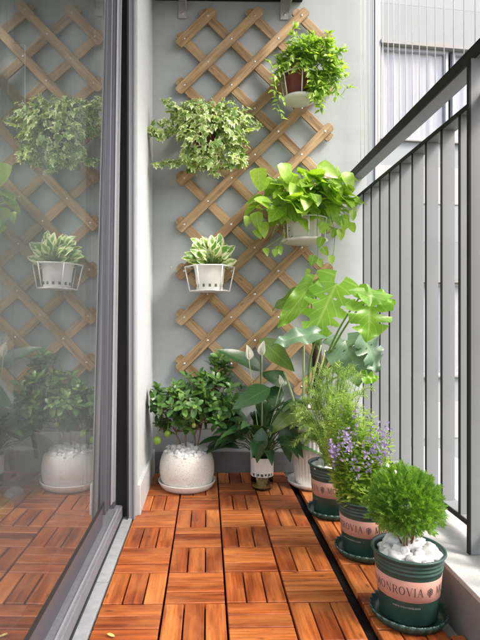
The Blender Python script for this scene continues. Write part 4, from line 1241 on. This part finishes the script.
mb = MB(); mb.disc((c.x, c.y, zb + .095), .055); obj('soil', mb, M['soil'], root)
lf = MB(); st = MB(); top = Vector((c.x, c.y, zb + .10))
bl = [PB(318, 62, 28, 26, 2.10, .11), PB(305, 52, 22, 18, 2.11, .10), PB(332, 74, 17, 20, 2.09, .09), PB(290, 56, 12, 12, 2.13, .06), PB(318, 88, 14, 14, 2.08, .06), PB(281, 72, 9, 15, 2.12, .05)]
def creeper_twig(a, b, n=9, L0=.026, w=.42, g=None):
    pts = curve(a, b, lift=.012, n=n, j=.003); st.tube(pts, .0011, .0007, 5)
    for i, p in enumerate(pts[2:]):
        for sg in (-1, 1):
            dd = (b - a).normalized(); sd = dd.cross(LIGHT).normalized() * sg
            L = random.uniform(.75, 1.25) * L0
            leaf(lf, p, sd * .8 + dd * .6 + rv(.5), LIGHT + rv(.4), L, L * w, 'ovate', random.uniform(.1, .8), .2, 4)
for k in range(290):
    p, o, q = sample(bl, .4); p.y = min(p.y, 2.21)
    if p.z < zb + .075 and -.055 < p.x - c.x < .012 and p.y < c.y: continue
    creeper_twig(p - o * .05 + rv(.015) - Vector((0, 0, .01)), p, 6)
for v_ in ([(303, 60), (310, 74), (316, 90)], [(310, 62), (320, 80), (326, 94)], [(300, 58), (306, 68), (310, 80)], [(296, 56), (290, 62), (286, 68)], [(306, 62), (300, 66), (297, 72)], [(290, 66), (276, 76), (274, 90), (284, 102)], [(286, 66), (272, 70), (268, 62)], [(318, 90), (322, 104), (320, 110)], [(333, 92), (340, 96), (352, 87)], [(280, 95), (276, 108), (282, 118)], [(300, 45), (292, 34), (296, 28)], [(312, 92), (314, 100), (322, 108)]):
    for a, b in zip(v_, v_[1:]): creeper_twig(P(a[0], a[1], 2.045), P(b[0], b[1], 2.035), 5, .027, .5)
obj('stem', st, M['stem_green'], root); obj('foliage', lf, M['L_creep'], root)
# ivy
c = P(206, 130, 2.13); zb1 = P(206, 147, 2.09).z
h4 = thing('plant_holder', 'white wire holder hidden beneath the variegated ivy on the lattice', 'plant holder', (c.x, c.y, zb1), 'wire plant holders on the lattice')
mb = MB(); ztp = zb1 + .095; wire_loop(c, .080, 20, ztp, .0026, mb); wire_loop(c, .064, 20, zb1, .0026, mb)
for k in range(6):
    a = PI / 6 + k * PI / 3; mb.tube([(c.x + .080 * math.cos(a), c.y + .080 * math.sin(a), ztp), (c.x + .064 * math.cos(a), c.y + .064 * math.sin(a), zb1)], .0026)
mb.tube([(c.x - .064, c.y, zb1), (c.x + .064, c.y, zb1)], .0026); mb.tube([(c.x, c.y - .064, zb1), (c.x, c.y + .064, zb1)], .0026)
obj('wire_frame', mb, M['white_wire'], h4)
mb = MB()
for dx in (-.04, .04): mb.tube([(c.x + dx, c.y + .07, ztp), (c.x + dx, 2.226, ztp + .02), (c.x + dx, 2.226, ztp + .05), (c.x + dx, 2.262, ztp + .05)], .0026)
obj('hook', mb, M['white_wire'], h4)
root = thing('potted_ivy', 'bushy cream-edged variegated ivy spilling over its pot at upper left', 'potted plant', (c.x, c.y, zb1 + .004))
zb = zb1 + .004
mb = MB(); mb.lathe((c.x, c.y, 0), [(.001, zb), (.043, zb), (.045, zb + .003), (.056, zb + .085), (.061, zb + .087), (.063, zb + .107), (.057, zb + .107), (.054, zb + .09)], 48); obj('pot', mb, M['terracotta'], root)
mb = MB(); mb.disc((c.x, c.y, zb + .095), .055); obj('soil', mb, M['soil'], root)
lf = MB(); st = MB(); top = Vector((c.x, c.y, zb + .10))
bl = [PB(207, 118, 35, 21, 2.10, .11), PB(210, 137, 36, 24, 2.07, .10), PB(195, 120, 28, 18, 2.10, .09), PB(232, 125, 21, 25, 2.09, .08), PB(183, 113, 14, 13, 2.12, .06), PB(220, 158, 24, 11, 2.07, .06), PB(193, 162, 15, 7, 2.07, .05), PB(236, 160, 11, 9, 2.08, .04)]
for k in range(880):
    p, o, q = sample(bl, .5); p.y = min(p.y, 2.215)
    L = random.uniform(.018, .042)
    d = Vector((o.x * .7, o.y * .3, -.55)) + rv(.65)
    ivy_leaf(lf, p, d, LIGHT * .9 + o * .9 + rv(.35), L)
    if k % 6 == 0: st.tube(curve(top, p, lift=.03, n=6), .0013, .0008, 5)
tails = [[(190, 124), (174, 133), (160, 137), (152, 126), (154, 134)], [(192, 128), (170, 130), (158, 132), (150, 128)], [(195, 155), (180, 160), (165, 164), (152, 165)], [(190, 152), (176, 165), (170, 161)], [(240, 112), (252, 122), (262, 127)], [(200, 160), (192, 172)], [(205, 165), (214, 172), (218, 178)], [(238, 150), (247, 164)], [(180, 108), (168, 103), (166, 101)], [(182, 115), (165, 122), (160, 124)]]
for v_ in tails:
    pts = []
    for a, b in zip(v_, v_[1:]): pts += [P(a[0] + (b[0] - a[0]) * t / 5, a[1] + (b[1] - a[1]) * t / 5, 2.08) for t in range(5)]
    st.tube(pts, .0012, .0008, 5)
    for p in pts:
        for g in range(2 if len(v_) > 3 else 2):
            L = random.uniform(.018, .030); ivy_leaf(lf, p + rv(.010), Vector((random.uniform(-.8, .8), -.2, random.uniform(-1, .4))), LIGHT + Vector((0, -.6, 0)) + rv(.4), L)
obj('stem', st, M['stem_dark'], root); obj('foliage', lf, M['L_ivy'], root)

# dry leaf on the deck
mb = MB(); c = P(115, 636, 1.09); c.z = .002
leaf(mb, c, Vector((-1, .25, .12)), UP, .019, .009, 'ellip', -.3, .3, 6)
o = obj('fallen_leaf', mb, simple('dry_yellow_leaf', (.55, .42, .14), .6)); tag(o, 'tiny dry yellow leaf lying on the wooden deck', 'leaf'); recentre(o, c)

# ================================================================== LIGHT, CAMERA
w = bpy.data.worlds.new('World'); scene.world = w; w.use_nodes = True
nt = w.node_tree; nt.nodes.clear()
sky = nt.nodes.new('ShaderNodeTexSky'); sky.sky_type = 'NISHITA'; sky.sun_disc = False
SUN = Vector((.85, -.50, 1.1)).normalized()
sky.sun_elevation = math.asin(SUN.z); sky.sun_rotation = math.atan2(SUN.x, SUN.y)
sky.dust_density = 4.0; sky.air_density = 1.0; sky.ozone_density = .3; sky.altitude = 0
bg = nt.nodes.new('ShaderNodeBackground'); bg.inputs[1].default_value = .15
ou = nt.nodes.new('ShaderNodeOutputWorld'); nt.links.new(sky.outputs[0], bg.inputs[0]); nt.links.new(bg.outputs[0], ou.inputs[0])
sl = bpy.data.lights.new('sun', 'SUN'); sl.energy = 1.3; sl.angle = R(13); sl.color = (1, .97, .92)
so = bpy.data.objects.new('sun', sl); col.objects.link(so); so.rotation_euler = SUN.to_track_quat('Z', 'Y').to_euler(); so.location = (3, -3, 5)

cam = bpy.data.cameras.new('camera'); co = bpy.data.objects.new('camera', cam); col.objects.link(co)
cam.sensor_fit = 'AUTO'; cam.sensor_width = 36; cam.lens = F / 640 * 36
cam.shift_x = (240 - CX) / 640; cam.clip_start = .02; cam.clip_end = 1500
co.location = (0, 0, H); co.rotation_euler = (R(90), 0, -TH)
scene.camera = co
scene.view_settings.view_transform = 'Standard'; scene.view_settings.look = 'None'
scene.view_settings.exposure = 1.6; scene.view_settings.gamma = 1.0; scene.view_settings.use_curve_mapping = False
scene.render.engine = 'CYCLES'
scene.cycles.max_bounces = 10; scene.cycles.diffuse_bounces = 5; scene.cycles.transparent_max_bounces = 16
